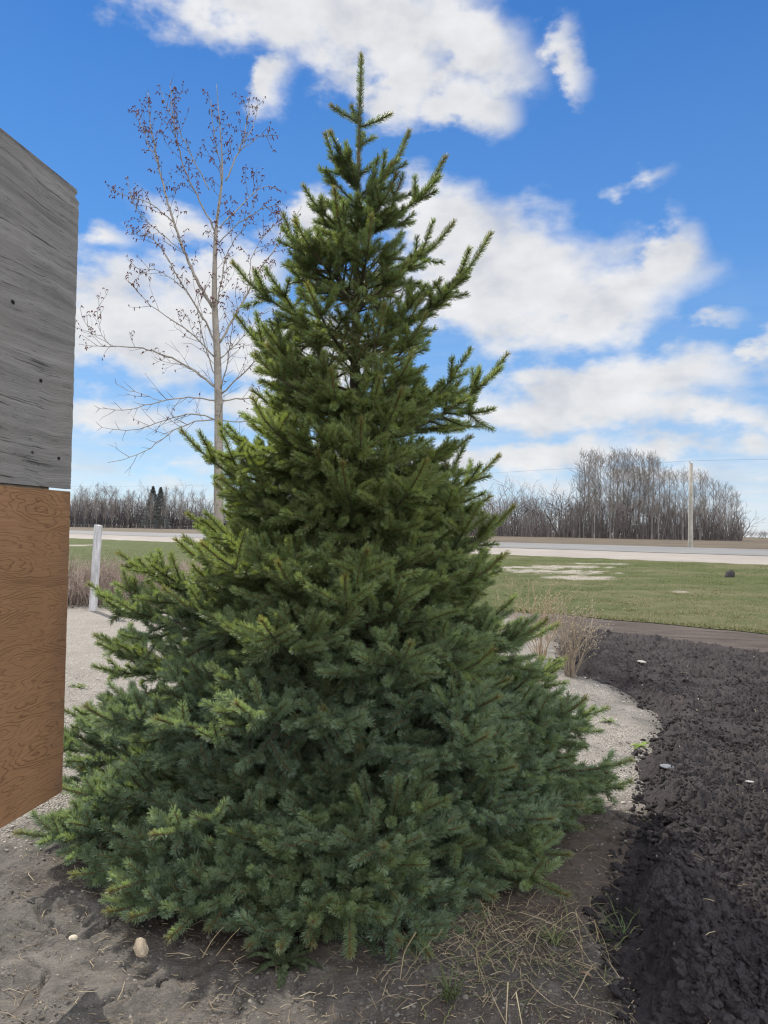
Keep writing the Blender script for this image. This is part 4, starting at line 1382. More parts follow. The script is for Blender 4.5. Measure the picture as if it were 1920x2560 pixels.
# ------------------------------------------------------------------ the bare catkin tree
def resample(P, step):
    P = np.asarray(P, float)
    s = np.concatenate([[0], np.cumsum(np.linalg.norm(np.diff(P, axis=0), axis=1))])
    n = max(3, int(s[-1] / step) + 1)
    q = np.linspace(0, s[-1], n)
    # smooth through the given points
    out = np.stack([np.interp(q, s, P[:, i]) for i in range(3)], 1)
    for _ in range(3):
        out[1:-1] = (out[:-2] + 2 * out[1:-1] + out[2:]) / 4
    return out, s[-1]


class Segs:
    def __init__(self):
        self.A, self.B, self.r0, self.r1 = [], [], [], []

    def path(self, P, ra, rb):
        n = len(P); r = np.linspace(ra, rb, n)
        for i in range(n - 1):
            self.A.append(P[i]); self.B.append(P[i + 1]); self.r0.append(r[i]); self.r1.append(r[i + 1])

    def mesh(self, org, k):
        return frustums(np.array(self.A) - org, np.array(self.B) - org, np.array(self.r0), np.array(self.r1), k)


TY2 = 18.0
C1 = 860 / 1486.0           # scale of the first crop, crop px -> full px


def crop1(x, y): return (x * C1, y * C1)
def crop3(x, y): return (x * C1, 860 + y * C1)


LIMBS = [  # pixel path of each limb, sideways lean in depth at the tip, start radius
    ([crop1(*p) for p in [(920, 1330), (840, 1190), (780, 1050), (750, 960), (710, 820), (680, 690), (650, 560), (640, 400)]], 0.8, 0.055),
    ([crop1(*p) for p in [(748, 960), (690, 900), (640, 870), (560, 850), (470, 815)]], -0.3, 0.022),
    ([crop1(*p) for p in [(690, 720), (650, 640), (620, 570), (592, 470)]], 0.6, 0.014),
    ([crop1(*p) for p in [(935, 1010), (880, 900), (830, 810), (790, 700), (760, 620), (735, 370)]], -0.7, 0.030),
    ([crop1(*p) for p in [(905, 820), (850, 720), (800, 620), (760, 540), (690, 390)]], 0.6, 0.020),
    ([crop1(*p) for p in [(960, 800), (950, 700), (925, 600), (910, 430)]], -0.4, 0.018),
    ([crop1(*p) for p in [(975, 780), (1010, 700), (1045, 620), (1065, 540), (1080, 460), (1064, 420)]], 0.5, 0.026),
    ([crop1(*p) for p in [(1030, 660), (1075, 600), (1100, 520), (1115, 440)]], 0.6, 0.014),
    ([crop1(*p) for p in [(1045, 640), (1090, 620), (1130, 560), (1170, 600)]], -0.2, 0.010),
    ([crop1(*p) for p in [(950, 985), (1010, 920), (1080, 850), (1150, 790), (1200, 815)]], 0.9, 0.022),
    ([crop1(*p) for p in [(945, 1050), (1000, 990), (1080, 930), (1160, 885), (1220, 880)]], -0.8, 0.020),
    ([crop1(*p) for p in [(935, 1330), (960, 1200), (985, 1060), (1040, 1010), (1090, 900), (1110, 830)]], -0.8, 0.022),
    ([crop1(*p) for p in [(950, 1480), (1000, 1390), (1060, 1290), (1110, 1180), (1180, 1090), (1240, 1000), (1300, 900)]], 1.0, 0.040),
    ([crop1(*p) for p in [(1060, 1290), (1080, 1200), (1085, 1100), (1130, 1020), (1200, 960)]], 0.2, 0.018),
    ([crop1(*p) for p in [(930, 1480), (880, 1380), (820, 1280), (760, 1190), (710, 1080), (640, 1010), (540, 980)]], -0.9, 0.034),
    ([crop1(*p) for p in [(800, 1250), (740, 1200), (660, 1150), (600, 1190)]], -0.5, 0.014),
    ([crop1(*p) for p in [(780, 1080), (700, 1010), (640, 960), (580, 900), (545, 760)]], 0.9, 0.016),
    ([crop3(*p) for p in [(935, 190), (880, 140), (800, 90), (720, 50), (640, 20), (560, 10), (480, 10), (390, 8), (345, 0)]], 0.6, 0.040),
    ([(278, 866), (255, 842), (240, 800), (252, 730)], 0.2, 0.010),
    ([(290, 868), (240, 845), (205, 800), (200, 770)], 0.1, 0.009),
    ([crop3(*p) for p in [(930, 60), (870, 0), (800, -70), (720, -120), (620, -180), (570, -260)]], -0.9, 0.026),
    ([crop3(*p) for p in [(935, 245), (830, 225), (720, 240), (620, 270), (520, 290), (430, 280)]], -0.9, 0.026),
    ([crop3(*p) for p in [(700, 245), (620, 220), (560, 200), (500, 170)]], -0.6, 0.010),
    ([crop3(*p) for p in [(935, 330), (860, 300), (760, 310), (660, 350), (560, 380), (440, 360)]], 0.6, 0.024),
    ([crop3(*p) for p in [(935, 325), (840, 330), (750, 370), (680, 430), (620, 470), (540, 500), (465, 512)]], -0.6, 0.024),
    ([crop3(*p) for p in [(955, 245), (1020, 235), (1100, 240), (1200, 215), (1300, 180)]], 0.8, 0.024),
    ([crop3(*p) for p in [(955, 215), (1010, 170), (1080, 100), (1150, 20), (1230, -80)]], -0.9, 0.028),
    ([crop3(*p) for p in [(955, 60), (1010, 10), (1080, -60), (1150, -150)]], 0.9, 0.022),
    ([crop3(*p) for p in [(955, 330), (1050, 340), (1150, 320), (1250, 330)]], 0.3, 0.020),
    ([crop3(*p) for p in [(940, 160), (900, 60), (870, -40), (850, -130), (860, -250)]], 1.1, 0.022),
    ([crop3(*p) for p in [(950, 200), (985, 80), (1000, -40), (1010, -140)]], -1.2, 0.022)]
trunk_px = [(549, 1440), (548, 1365), (546, 1280), crop3(945, 560), crop3(945, 300), crop3(940, 60), crop1(925, 1300), crop1(930, 1000), crop1(945, 880), crop1(965, 780), crop1(960, 700), crop1(955, 600), crop1(935, 362)]
tb = at_depth(548, 1440, TY2); tbz = float(base_z(tb[0], tb[1]))
ORG2 = np.array([tb[0], tb[1], tbz])
tree2 = empty('catkin_tree', ORG2, 'bare pale barked young tree hung with dark red catkins behind the spruce', 'tree')
TPt = [np.array([tb[0], tb[1], tbz - 0.2])] + [at_depth(px, py, TY2 + 0.05 * math.sin(i * 1.7)) for i, (px, py) in enumerate(trunk_px)]
TPt = [p for i, p in enumerate(TPt) if i == 0 or p[2] > TPt[0][2] + 0.25]
tpth, tl = resample(TPt, 0.25)
zf = (tpth[:, 2] - tbz) / (tpth[-1, 2] - tbz)
trad = np.interp(zf, [0, 0.03, 0.3, 0.5, 0.62, 0.75, 0.9, 1.0], [0.15, 0.125, 0.105, 0.080, 0.058, 0.032, 0.013, 0.006])


def pale_bark():
    m, t, o = material('pale_smooth_bark')
    co = t.n('ShaderNodeTexCoord').outputs['Object']
    n1 = t.noise(t.n('ShaderNodeMapping', {'Vector': co, 'Scale': (9, 9, 3)}).outputs[0], 1.0, 5, 0.6)
    n2 = t.noise(t.n('ShaderNodeMapping', {'Vector': co, 'Scale': (6, 6, 26)}).outputs[0], 1.0, 4, 0.65)
    c = t.mix(t.ramp(n1, [(0.3, 0.0), (0.7, 1.0)]), (0.165, 0.146, 0.122), (0.29, 0.262, 0.222))
    c = t.mix(t.ramp(n2, [(0.30, 0.9), (0.42, 0.0)]), c, (0.09, 0.075, 0.06))
    finish(t, o, c, 0.85, n2, 0.01, 0.15)
    return m


M['bark2'] = pale_bark()
V, Fc = tube(tpth - ORG2, trad, 12)
make_mesh('trunk', V, Fc, M['bark2'], tree2, smooth=True)
LB, TWG = Segs(), Segs()
CAT = []
LIMB_SEGS = []
r4 = random.Random(21)


def twig(p, d, ln, rad, zc, lvl, bloom):
    n = max(3, int(ln / 0.10))
    P = [np.array(p)]
    st = ln / n
    bend = np.array([r4.gauss(0, .05), r4.gauss(0, .05), 0.06 if bloom else r4.choice((0.08, -0.03))])
    for i in range(n):
        d = nrm(d + bend + np.array([r4.gauss(0, .07), r4.gauss(0, .07), r4.gauss(0, .05)]))
        P.append(P[-1] + d * st)
        if lvl < 2 and i > 0 and r4.random() < (0.42 if lvl == 0 else 0.22):
            s = nrm(np.cross(d, np.array([r4.gauss(0, 1), r4.gauss(0, 1), r4.gauss(0, 1)])))
            twig(P[-1], nrm(d * 0.72 + s * 0.7), ln * r4.uniform(0.25, 0.55), rad * 0.65, zc, lvl + 1, bloom)
        if bloom and i >= n * 0.15 and r4.random() < bloom:
            CAT.append((P[-1].copy(), d.copy()))
    TWG.path(np.array(P), rad, rad * 0.5)


def bloom_at(z): return float(np.interp(z, [4.4, 5.6, 6.6, 8, 13], [0.03, 0.22, 0.66, 0.80, 0.74]))


for (pp, lean, rad) in LIMBS:
    n = len(pp)
    pts = [at_depth(px, py, TY2 + lean * (i / (n - 1)) ** 1.2) for i, (px, py) in enumerate(pp)]
    P, ln = resample(pts, 0.16)
    P[1:-1] += RNG.normal(0, 0.012, (len(P) - 2, 3))
    rad *= 0.72
    LB.path(P, rad, max(0.0055, rad * 0.2))
    sg = Segs(); sg.path(P, rad, max(0.0055, rad * 0.2)); LIMB_SEGS.append(sg)
    m = len(P)
    for i in range(2, m):
        f = i / m
        k = 1 + (r4.random() < 0.35)
        for _ in range(k):
            if r4.random() < (0.72 if f > 0.15 else 0.35):
                d = nrm(P[i] - P[i - 1])
                s = nrm(np.cross(d, np.array([r4.gauss(0, 1), r4.gauss(0, 1), r4.gauss(0, .6)])))
                L_ = r4.uniform(0.18, 0.75) * (1.15 - 0.55 * f) * min(1.0, 0.5 + ln / 4) * (0.45 if f > 0.84 else 1.0)
                twig(P[i], nrm(d * 0.68 + s * 0.75 + UP * 0.12), L_, 0.0062, P[i][2], 0 if L_ > 0.35 else 1, bloom_at(P[i][2]) * (0.15 if f > 0.93 else 1))
    b_ = bloom_at(P[-1][2])
    for i in range(int(m * 0.45), int(m * 0.93)):
        if r4.random() < b_ * 0.8:
            CAT.append((P[i], nrm(P[i] - P[i - 1])))
for i in range(8, len(tpth) - 4):     # twigs off the trunk itself
    for _ in range(2):
        if r4.random() < 0.55 and tpth[i, 2] > 3.2:
            a_ = r4.uniform(0, 2 * math.pi)
            twig(tpth[i], nrm(np.array([math.cos(a_), math.sin(a_), 0.7])), r4.uniform(0.3, 1.0) * (1 - 0.8 * zf[i] ** 2), 0.0065, tpth[i, 2], 0, bloom_at(tpth[i, 2]))
for sg in LIMB_SEGS:
    P = np.array([*sg.A, sg.B[-1]]); V, Fc = tube(P - ORG2, np.array([*sg.r0, sg.r1[-1]]), 7)
    make_mesh('limb', V, Fc, M['bark2'], tree2, smooth=True)
V, Fc = TWG.mesh(ORG2, 4)
make_mesh('twigs', V, Fc, simple('grey_twigs', (0.085, 0.070, 0.062), (0.155, 0.130, 0.110), 6, 0.85), tree2)
# catkins: short drooping tassels that curl out from the twig and hang
cp = np.array([c[0] for c in CAT]); cd_ = np.array([c[1] for c in CAT]); n = len(cp)
print('catkins', n, 'twigs', len(TWG.A))
sd = unit(np.cross(cd_, RNG.normal(size=(n, 3))))
ln = RNG.uniform(0.055, 0.12, n)[:, None]
q1 = cp + unit(sd + cd_ * 0.3 + UP * 0.1) * ln * 0.32
q2 = q1 + unit(sd * 0.9 + UP * -0.55) * ln * 0.34
q3 = q2 + unit(sd * 0.25 + UP * -1.0) * ln * 0.36
VV = []
for a_, b_, ra, rb in ((cp, q1, 0.005, 0.0115), (q1, q2, 0.0115, 0.0115), (q2, q3, 0.0115, 0.004)):
    VV.append(frustums(a_ - ORG2, b_ - ORG2, ra, rb, 5))
V, Fc = join(VV)
make_mesh('catkins', V, Fc, simple('dark_red_catkins', (0.060, 0.018, 0.016), (0.150, 0.046, 0.038), 5, 0.8), tree2)

# ------------------------------------------------------------------ the clipped brown hedge, the white post, the two twiggy shrubs
HA, HB = on_ground(-250, 1508), on_ground(1010, 1522)
n = 5200
t = RNG.random(n); w = RNG.normal(0, 0.45, n)
hd_ = unit((HB - HA)[None])[0]; hn = np.array([-hd_[1], hd_[0], 0])
P0 = HA[None] + (HB - HA)[None] * t[:, None] + hn[None] * (w + 0.55)[:, None]
P0[:, 2] = base_z(P0[:, 0], P0[:, 1])
hh_ = (0.92 + 0.10 * fbm(t * 26, t * 0, 3)) * RNG.uniform(0.55, 1.08, n) * (1 - 0.30 * np.abs(w))
a = RNG.uniform(0, 2 * math.pi, n); ln_ = np.abs(RNG.normal(0.16, 0.14, n))
dv = np.stack([np.cos(a), np.sin(a), np.zeros(n)], 1)
pts = [P0]
for f in (0.35, 0.7, 1.0):
    q_ = P0 + UP[None] * (hh_ * f)[:, None] + dv * (ln_ * (0.4 * f + 0.6 * f ** 2.5))[:, None] + RNG.normal(0, 0.025, (n, 3))
    pts.append(q_)
HM, HC = [], []
bc = np.array([[0.16, 0.115, 0.100]]) * (1 - (c0 := RNG.random((n, 1)))) + np.array([[0.36, 0.29, 0.24]]) * c0
rr_ = RNG.uniform(0.0028, 0.0055, n)
for i in range(3):
    HM.append(frustums(pts[i], pts[i + 1], rr_ * (1 - 0.22 * i), rr_ * (0.78 - 0.2 * i), 4)); HC.append(np.repeat(bc * (0.75 + 0.22 * i), 8, 0))
for rep_ in range(5):      # side twigs, thicker towards the top
    f = RNG.uniform(0.25, 1.0, n)[:, None]
    i0 = np.clip((f * 3).astype(int), 0, 2)[:, 0]
    st_ = np.stack(pts, 1); b0 = st_[np.arange(n), i0]; b1 = st_[np.arange(n), i0 + 1]
    q0 = b0 + (b1 - b0) * RNG.random((n, 1))
    dd_ = unit(RNG.normal(size=(n, 3)) * np.array([[1, 1, 0.5]]) + UP * 0.75)
    q1_ = q0 + dd_ * RNG.uniform(0.06, 0.24, (n, 1))
    HM.append(frustums(q0, q1_, rr_ * 0.6, rr_ * 0.3, 3)); HC.append(np.repeat(bc * RNG.uniform(0.8, 1.35, (n, 1)), 6, 0))
V, Fc = join(HM)
hedge = make_mesh('hedge', V - HA, Fc, M['twig'], colors=np.concatenate(HC))
hedge.location = HA
tag(hedge, 'long leafless brown hedge clipped to waist height along the gravel drive', 'hedge')

# dead leaves and twigs gathered under the hedge
n = 5000
t = RNG.random(n)
P = HA[None] + (HB - HA)[None] * t[:, None] + hn[None] * (RNG.normal(0.25, 0.42, n))[:, None]
P[:, 2] = base_z(P[:, 0], P[:, 1]) + RNG.uniform(0.0, 0.06, n)
a = unit(RNG.normal(size=(n, 3)) * np.array([[1, 1, 0.25]])); b = unit(np.cross(a, RNG.normal(size=(n, 3))))
s1_, s2_ = RNG.uniform(0.015, 0.05, (n, 1)), RNG.uniform(0.008, 0.02, (n, 1))
V = np.stack([P - a * s1_, P + b * s2_, P + a * s1_, P - b * s2_ + UP * 0.006], 1).reshape(-1, 3)
cc = RNG.random((n, 1))
tag(make_mesh('leaf_litter', V, np.arange(4 * n).reshape(-1, 4), M['straw'], colors=np.repeat(np.array([[0.06, 0.045, 0.038]]) * (1 - cc) + np.array([[0.24, 0.19, 0.15]]) * cc, 4, 0)), 'dead leaves and broken twigs gathered along the foot of the hedge', kind='stuff')

pb = on_ground(232, 1527)
PD = pb[1]
ptop = at_depth(246, 1312, PD)
post = empty('post', (pb[0], pb[1], pb[2]), 'white painted square wooden post leaning slightly in front of the hedge', 'post', rz=R(-24))
hgt = ptop[2] - pb[2]


def white_paint():
    m, t, o = material('worn_white_paint')
    co = t.n('ShaderNodeTexCoord').outputs['Object']
    n1 = t.noise(t.n('ShaderNodeMapping', {'Vector': co, 'Scale': (14, 14, 2.2)}).outputs[0], 1.0, 5, 0.65)
    c = t.mix(t.ramp(n1, [(0.40, 0.0), (0.62, 1.0)]), (0.30, 0.29, 0.285), (0.50, 0.49, 0.49))
    z = t.n('ShaderNodeSeparateXYZ', {0: co}).outputs[2]
    sp = t.ramp(n1, [(0.28, 1.0), (0.36, 0.0)])
    c = t.mix(sp, c, (0.16, 0.15, 0.14))
    finish(t, o, c, 0.7, n1, 0.004, 0.25)
    return m


w_ = 0.052
V, Fq = box(-w_, w_, -w_, w_, -0.3, hgt)
V = V.copy()
V[(V[:, 2] > 0.5) & (V[:, 0] > 0), 2] -= 0.012
lean_ = (ptop - pb); lx = lean_[0] / hgt
cz, sz2 = math.cos(R(24)), math.sin(R(24))
V[:, 0] += V[:, 2] * lx * cz; V[:, 1] += V[:, 2] * lx * sz2
make_mesh('shaft', V, Fq, white_paint(), post)


def shrub(base_px, top_px, wid_px, n, colr, label, seed, name='bare_shrub'):
    rg = random.Random(seed)
    g = on_ground(*base_px)
    H = (base_px[1] - top_px) / F * g[1] * 1.02
    Wd = wid_px / F * g[1] / 2
    S = Segs(); Bd = []

    def go(p, d, ln, r, lvl):
        m = 5; P = [p]
        for i in range(m):
            d = nrm(d + np.array([rg.gauss(0, .12), rg.gauss(0, .12), rg.gauss(0.02, .06)]))
            P.append(P[-1] + d * ln / m)
            if lvl < 2 and i >= 1 and rg.random() < (0.8 if lvl == 0 else 0.6):
                s = nrm(np.cross(d, np.array([rg.gauss(0, 1), rg.gauss(0, 1), rg.gauss(0, 1)])))
                go(P[-1], nrm(d * 0.75 + s * 0.6 + UP * 0.15), ln * rg.uniform(0.3, 0.55), r * 0.6, lvl + 1)
        S.path(np.array(P), r, r * 0.55)
        Bd.append(P[-1])
    for i in range(n):
        a_ = rg.uniform(0, 2 * math.pi); sp = rg.random() ** 0.7
        b0 = np.array([math.cos(a_) * 0.05 * sp, math.sin(a_) * 0.05 * sp, -0.03])
        tp_ = np.array([math.cos(a_) * Wd * sp * 0.85, math.sin(a_) * Wd * sp * 0.85, H * (1 - 0.22 * sp * sp) * rg.uniform(0.75, 0.95)])
        go(b0, nrm(tp_ - b0 + np.array([0, 0, 0.1])), np.linalg.norm(tp_ - b0), rg.uniform(0.0035, 0.0058), 0)
    V, Fq = frustums(np.array(S.A), np.array(S.B), np.array(S.r0), np.array(S.r1), 4)
    col_ = np.repeat(np.array([colr]) * np.array([[rg.uniform(0.7, 1.25)] for _ in S.A]), 8, 0)
    e = empty(name, (g[0], g[1], float(ground_z(g[0], g[1]))), label, 'shrub')
    Vb_, Fb_, kk = scatter_lumps(np.array(Bd), np.full(len(Bd), 0.0065), 1, 1.2, 0.1)
    Va_, Fa_ = join([(V, Fq), (Vb_, Fb_)])
    make_mesh('stems', Va_, Fa_, M['twig'], e, colors=np.concatenate([col_, np.tile(np.array([[0.36, 0.30, 0.20]]), (len(Vb_), 1))]))


shrub((1352, 1648), 1480, 165, 22, (0.33, 0.245, 0.16), 'taller tan leafless shrub half hidden behind the spruce', 3)
shrub((1424, 1697), 1548, 160, 30, (0.255, 0.205, 0.150), 'lower grey brown leafless shrub at the corner of the black soil', 4)

# ------------------------------------------------------------------ utility pole and wire
M['pole'] = simple('weathered_pole', (0.21, 0.195, 0.165), (0.34, 0.32, 0.28), 3.0, 0.9, 0.01)
M['glass'] = simple('grey_porcelain', (0.22, 0.21, 0.20), (0.32, 0.31, 0.30), 5, 0.3)
M['wire'] = simple('dull_wire', (0.10, 0.10, 0.105), (0.14, 0.14, 0.15), 3, 0.6)
pole_b = at_depth(1726, 1366, 63.5); pole_b[2] = base_z(pole_b[0], pole_b[1])
pole_t = at_depth(1727, 1158, 63.5)
PH = pole_t[2] - pole_b[2]


def utility_pole(loc, label):
    e = empty('utility_pole', loc, label, 'utility pole', 'utility poles along the highway')
    V, Fc = tube(np.array([[0, 0, -0.5], [0, 0, 0], [0.0, 0, PH * 0.5], [0, 0, PH]]), np.array([0.205, 0.20, 0.175, 0.15]), 14)
    make_mesh('shaft', V, Fc, M['pole'], e, smooth=True)
    V, Fc = tube(np.array([[-0.10, 0, PH - 0.25], [-0.12, 0, PH], [-0.12, 0, PH + 0.10]]), np.array([0.02, 0.02, 0.02]), 6)
    make_mesh('pin', V, Fc, M['wire'], e)
    V, Fc = tube(np.array([[-0.12, 0, PH + 0.08], [-0.12, 0, PH + 0.13], [-0.12, 0, PH + 0.16], [-0.12, 0, PH + 0.22]]), np.array([0.05, 0.065, 0.045, 0.03]), 10)
    make_mesh('insulator', V, Fc, M['glass'], e, smooth=True)
    return e


utility_pole(pole_b, 'grey wooden utility pole standing before the bare wood beside the highway')
al3 = np.array([ALONG[0], ALONG[1], 0])
att = lambda p: p + np.array([-0.12, 0, PH + 0.2])
ends = [pole_b - al3 * 330, pole_b - al3 * 220, pole_b - al3 * 110, pole_b, pole_b + al3 * 60]
VV = []
for a_, b_ in zip(ends[:-1], ends[1:]):
    a_ = att(a_); b_ = att(b_)
    t = np.linspace(0, 1, 14)
    P = a_[None] + (b_ - a_)[None] * t[:, None]
    P[:, 2] -= 4 * t * (1 - t) * 0.9 * (np.linalg.norm(b_ - a_) / 110) ** 2
    VV.append(tube(P, np.full(14, 0.008), 4))
V, Fc = join(VV)
tag(make_mesh('power_line', V, Fc, M['wire']), 'thin single wire strung past the top of the utility pole', 'wire')

# ------------------------------------------------------------------ woods beyond the road
r7 = random.Random(77)


def bare_tree_mesh(seed, kind):
    """segments of a unit-height leafless tree: (trunk paths, twig paths)"""
    rg = random.Random(seed)
    TR, TW = Segs(), Segs()

    def sub(p, d, ln, r, lvl, upb):
        m = 4; P = [p]
        for i in range(m):
            d = nrm(d + np.array([rg.gauss(0, .10), rg.gauss(0, .10), upb + rg.gauss(0, .05)]))
            P.append(P[-1] + d * ln / m)
            if lvl < 3 and ln > 0.016 and rg.random() < (0.95 if lvl < 2 else 0.75):
                s = nrm(np.cross(d, np.array([rg.gauss(0, 1), rg.gauss(0, 1), rg.gauss(0, 1)])))
                sub(P[-1], nrm(d * 0.8 + s * 0.62), ln * rg.uniform(0.38, 0.62), r * 0.6, lvl + 1, upb)
        (TR if lvl == 0 and kind == 'spread' else TW).path(np.array(P), r, r * 0.55)
    if kind == 'poplar':
        z = np.linspace(-0.02, 1, 16)
        wx, wy = rg.uniform(-.015, .015), rg.uniform(-.015, .015)
        P = np.stack([wx * np.sin(z * 6 + rg.random() * 6) * z, wy * np.sin(z * 5 + rg.random() * 6) * z, z], 1)
        rad = np.interp(z, [-0.02, 0.05, 0.5, 1], [0.0085, 0.0068, 0.0042, 0.0008])
        for i in range(15):
            TR.A.append(P[i]); TR.B.append(P[i + 1]); TR.r0.append(rad[i]); TR.r1.append(rad[i + 1])
        for _ in range(54):
            h = rg.uniform(0.22, 0.97)
            p = np.array([np.interp(h, z, P[:, 0]), np.interp(h, z, P[:, 1]), h])
            a_ = rg.uniform(0, 2 * math.pi)
            d = nrm(np.array([math.cos(a_) * 0.62, math.sin(a_) * 0.62, 1.0]))
            sub(p, d, (0.19 - 0.13 * abs(h - 0.45)) * rg.uniform(0.6, 1.1) * (1 if h < 0.85 else 0.6), 0.0026 * (1.15 - h), 1, 0.10)
    else:
        for _ in range(rg.choice((3, 4, 5))):
            a_ = rg.uniform(0, 2 * math.pi)
            d = nrm(np.array([math.cos(a_) * rg.uniform(0.15, 0.6), math.sin(a_) * rg.uniform(0.15, 0.6), 1.0]))
            sub(np.array([0, 0, -0.02]), d, rg.uniform(0.55, 0.75), 0.0095, 0, 0.03)
        for _ in range(10):
            a_ = rg.uniform(0, 2 * math.pi); h = rg.uniform(0.3, 0.6)
            sub(np.array([0.08 * math.cos(a_), 0.08 * math.sin(a_), h]), nrm(np.array([math.cos(a_), math.sin(a_), 0.8])), 0.3, 0.005, 1, 0.02)
    return TR, TW


def far_mesh(S, k, name, c0_, c1_, rmin):
    A_, B_ = np.array(S.A), np.array(S.B)
    V, Fq = frustums(A_, B_, np.maximum(np.array(S.r0), rmin), np.maximum(np.array(S.r1), rmin * 0.7), k)
    t = RNG.random((len(A_), 1))
    c = np.array([c0_]) * (1 - t) + np.array([c1_]) * t
    o = make_mesh(name, V, Fq, M['wood_far'], colors=np.repeat(c, 2 * k, 0))
    me = o.data
    bpy.data.objects.remove(o)
    return me


PROTO = {}
for kind, ns in (('poplar', 6), ('spread', 5)):
    PROTO[kind] = []
    for s_ in range(ns):
        TR, TW = bare_tree_mesh(100 + s_ + (50 if kind == 'spread' else 0), kind)
        if kind == 'poplar':
            PROTO[kind].append((far_mesh(TR, 5, 'trunk', (0.125, 0.116, 0.106), (0.205, 0.190, 0.172), 0.0), far_mesh(TW, 3, 'crown', (0.135, 0.118, 0.105), (0.215, 0.192, 0.172), 0.0009)))
        else:
            PROTO[kind].append((far_mesh(TR, 5, 'trunk', (0.060, 0.052, 0.050), (0.115, 0.10, 0.092), 0.0), far_mesh(TW, 3, 'crown', (0.125, 0.105, 0.100), (0.200, 0.170, 0.158), 0.0010)))


def far_tree(kind, px, top_py, Y, label, group, name=None, wid=1.0):
    p = at_depth(px, 1340, Y); p[2] = base_z(p[0], p[1])
    tp = at_depth(px, top_py, Y)
    H = tp[2] - p[2]
    tr_, tw_ = PROTO[kind][r7.randrange(len(PROTO[kind]))]
    e = empty(name or ('poplar_tree' if kind == 'poplar' else 'bare_tree'), p, label, 'tree', group, r7.uniform(0, 6.28))
    e.scale = (H * wid, H * wid, H)
    for nm, me in (('trunk', tr_), ('crown', tw_)):
        o = bpy.data.objects.new(nm, me); COL.objects.link(o); o.parent = e
    return e


ORDN = ['first', 'second', 'third', 'fourth', 'fifth', 'sixth', 'seventh', 'eighth', 'ninth', 'tenth', 'eleventh', 'twelfth', 'thirteenth', 'fourteenth', 'fifteenth', 'sixteenth', 'seventeenth', 'eighteenth', 'nineteenth', 'twentieth', 'twenty-first', 'twenty-second', 'twenty-third', 'twenty-fourth', 'twenty-fifth', 'twenty-sixth', 'twenty-seventh', 'twenty-eighth']
S2 = 740 / 1659.0
POP = [(600, 225), (622, 118), (655, 108), (684, 112), (712, 128), (775, 130), (793, 100), (815, 120), (850, 118), (868, 104), (900, 122), (935, 122), (962, 128), (985, 122), (1010, 128), (1042, 165), (1075, 205), (1102, 210), (1140, 225), (1182, 210), (1236, 225), (1275, 218), (1305, 238), (1352, 268), (1385, 280), (1420, 288), (1450, 310), (1482, 345)]
for i, (cx, cy) in enumerate(POP):
    lab = 'tall slim bare poplar, %s from the left in the wood beyond the highway' % ORDN[i] if i < 14 else 'slim bare poplar, %s from the right end of the wood beyond the highway' % (ORDN[len(POP) - 1 - i] if i < len(POP) - 1 else 'outermost')
    if i == len(POP) - 1:
        lab = 'slim bare poplar standing outermost at the right end of the wood'
    far_tree('poplar', 1180 + cx * S2 + r7.uniform(-1.5, 1.5), 1080 + cy * S2, r7.uniform(176, 200), lab, 'bare poplars in the wood beyond the highway', wid=1.15)
LOWT = [(-60, 320), (20, 330), (75, 318), (128, 290), (178, 292), (235, 312), (285, 318), (330, 330), (395, 335), (440, 312), (490, 312), (530, 300), (580, 320), (700, 330), (760, 330), (815, 318), (870, 330), (1000, 340), (1090, 350), (1200, 360), (1330, 370), (1420, 380), (1500, 440)]
for i, (cx, cy) in enumerate(LOWT):
    lab = ('spreading low bare tree, %s from the left in the wood beyond the highway' % ORDN[i]) if i < 12 else 'low spreading bare tree, %s from the right under the tall poplars' % ORDN[len(LOWT) - 1 - i]
    far_tree('spread', 1180 + cx * S2, 1080 + cy * S2, r7.uniform(178, 215), lab, 'low bare trees in the wood beyond the highway', wid=r7.uniform(0.9, 1.25))
S3 = 400 / 1659.0
LEFT = [(150, 470), (205, 478), (250, 505), (330, 472), (372, 458), (445, 490), (480, 500), (525, 480), (570, 505), (640, 520), (690, 522), (745, 530), (850, 485), (900, 500), (1090, 492), (1130, 490), (1185, 485), (1250, 530), (1310, 540), (1370, 545), (1450, 540), (1530, 545), (1620, 540)]
for i, (cx, cy) in enumerate(LEFT):
    far_tree('poplar' if i % 3 else 'spread', 150 + cx * S3, 1100 + cy * S3, r7.uniform(262, 285), 'grey bare tree, %s from the plywood edge in the far left wood' % ORDN[i], 'bare trees in the far left wood', 'bare_tree', wid=1.3 if i % 3 else 0.95)
# single trunks standing out in front of that wood
for i, (cx, cy) in enumerate([(145, 560), (255, 600), (372, 560), (465, 600), (535, 610), (700, 580), (935, 560), (1085, 540), (1240, 600)]):
    far_tree('poplar', 150 + cx * S3, 1100 + cy * S3, 240, 'dark bare tree in front of the far left wood, %s from the plywood' % ORDN[i], 'front trees of the far left wood', 'bare_tree', wid=1.2)
# a straggle of trees on the horizon at the right
for i, (px, py) in enumerate([(1862, 1326), (1874, 1324), (1884, 1328), (1898, 1325), (1906, 1324), (1914, 1326), (1928, 1325), (1945, 1327)]):
    far_tree('spread', px, py, 640 + 20 * (i % 3), 'tiny hazy bare tree on the right horizon, %s beyond the end of the wood' % ORDN[i], 'distant trees on the horizon', 'bare_tree', wid=1.5)


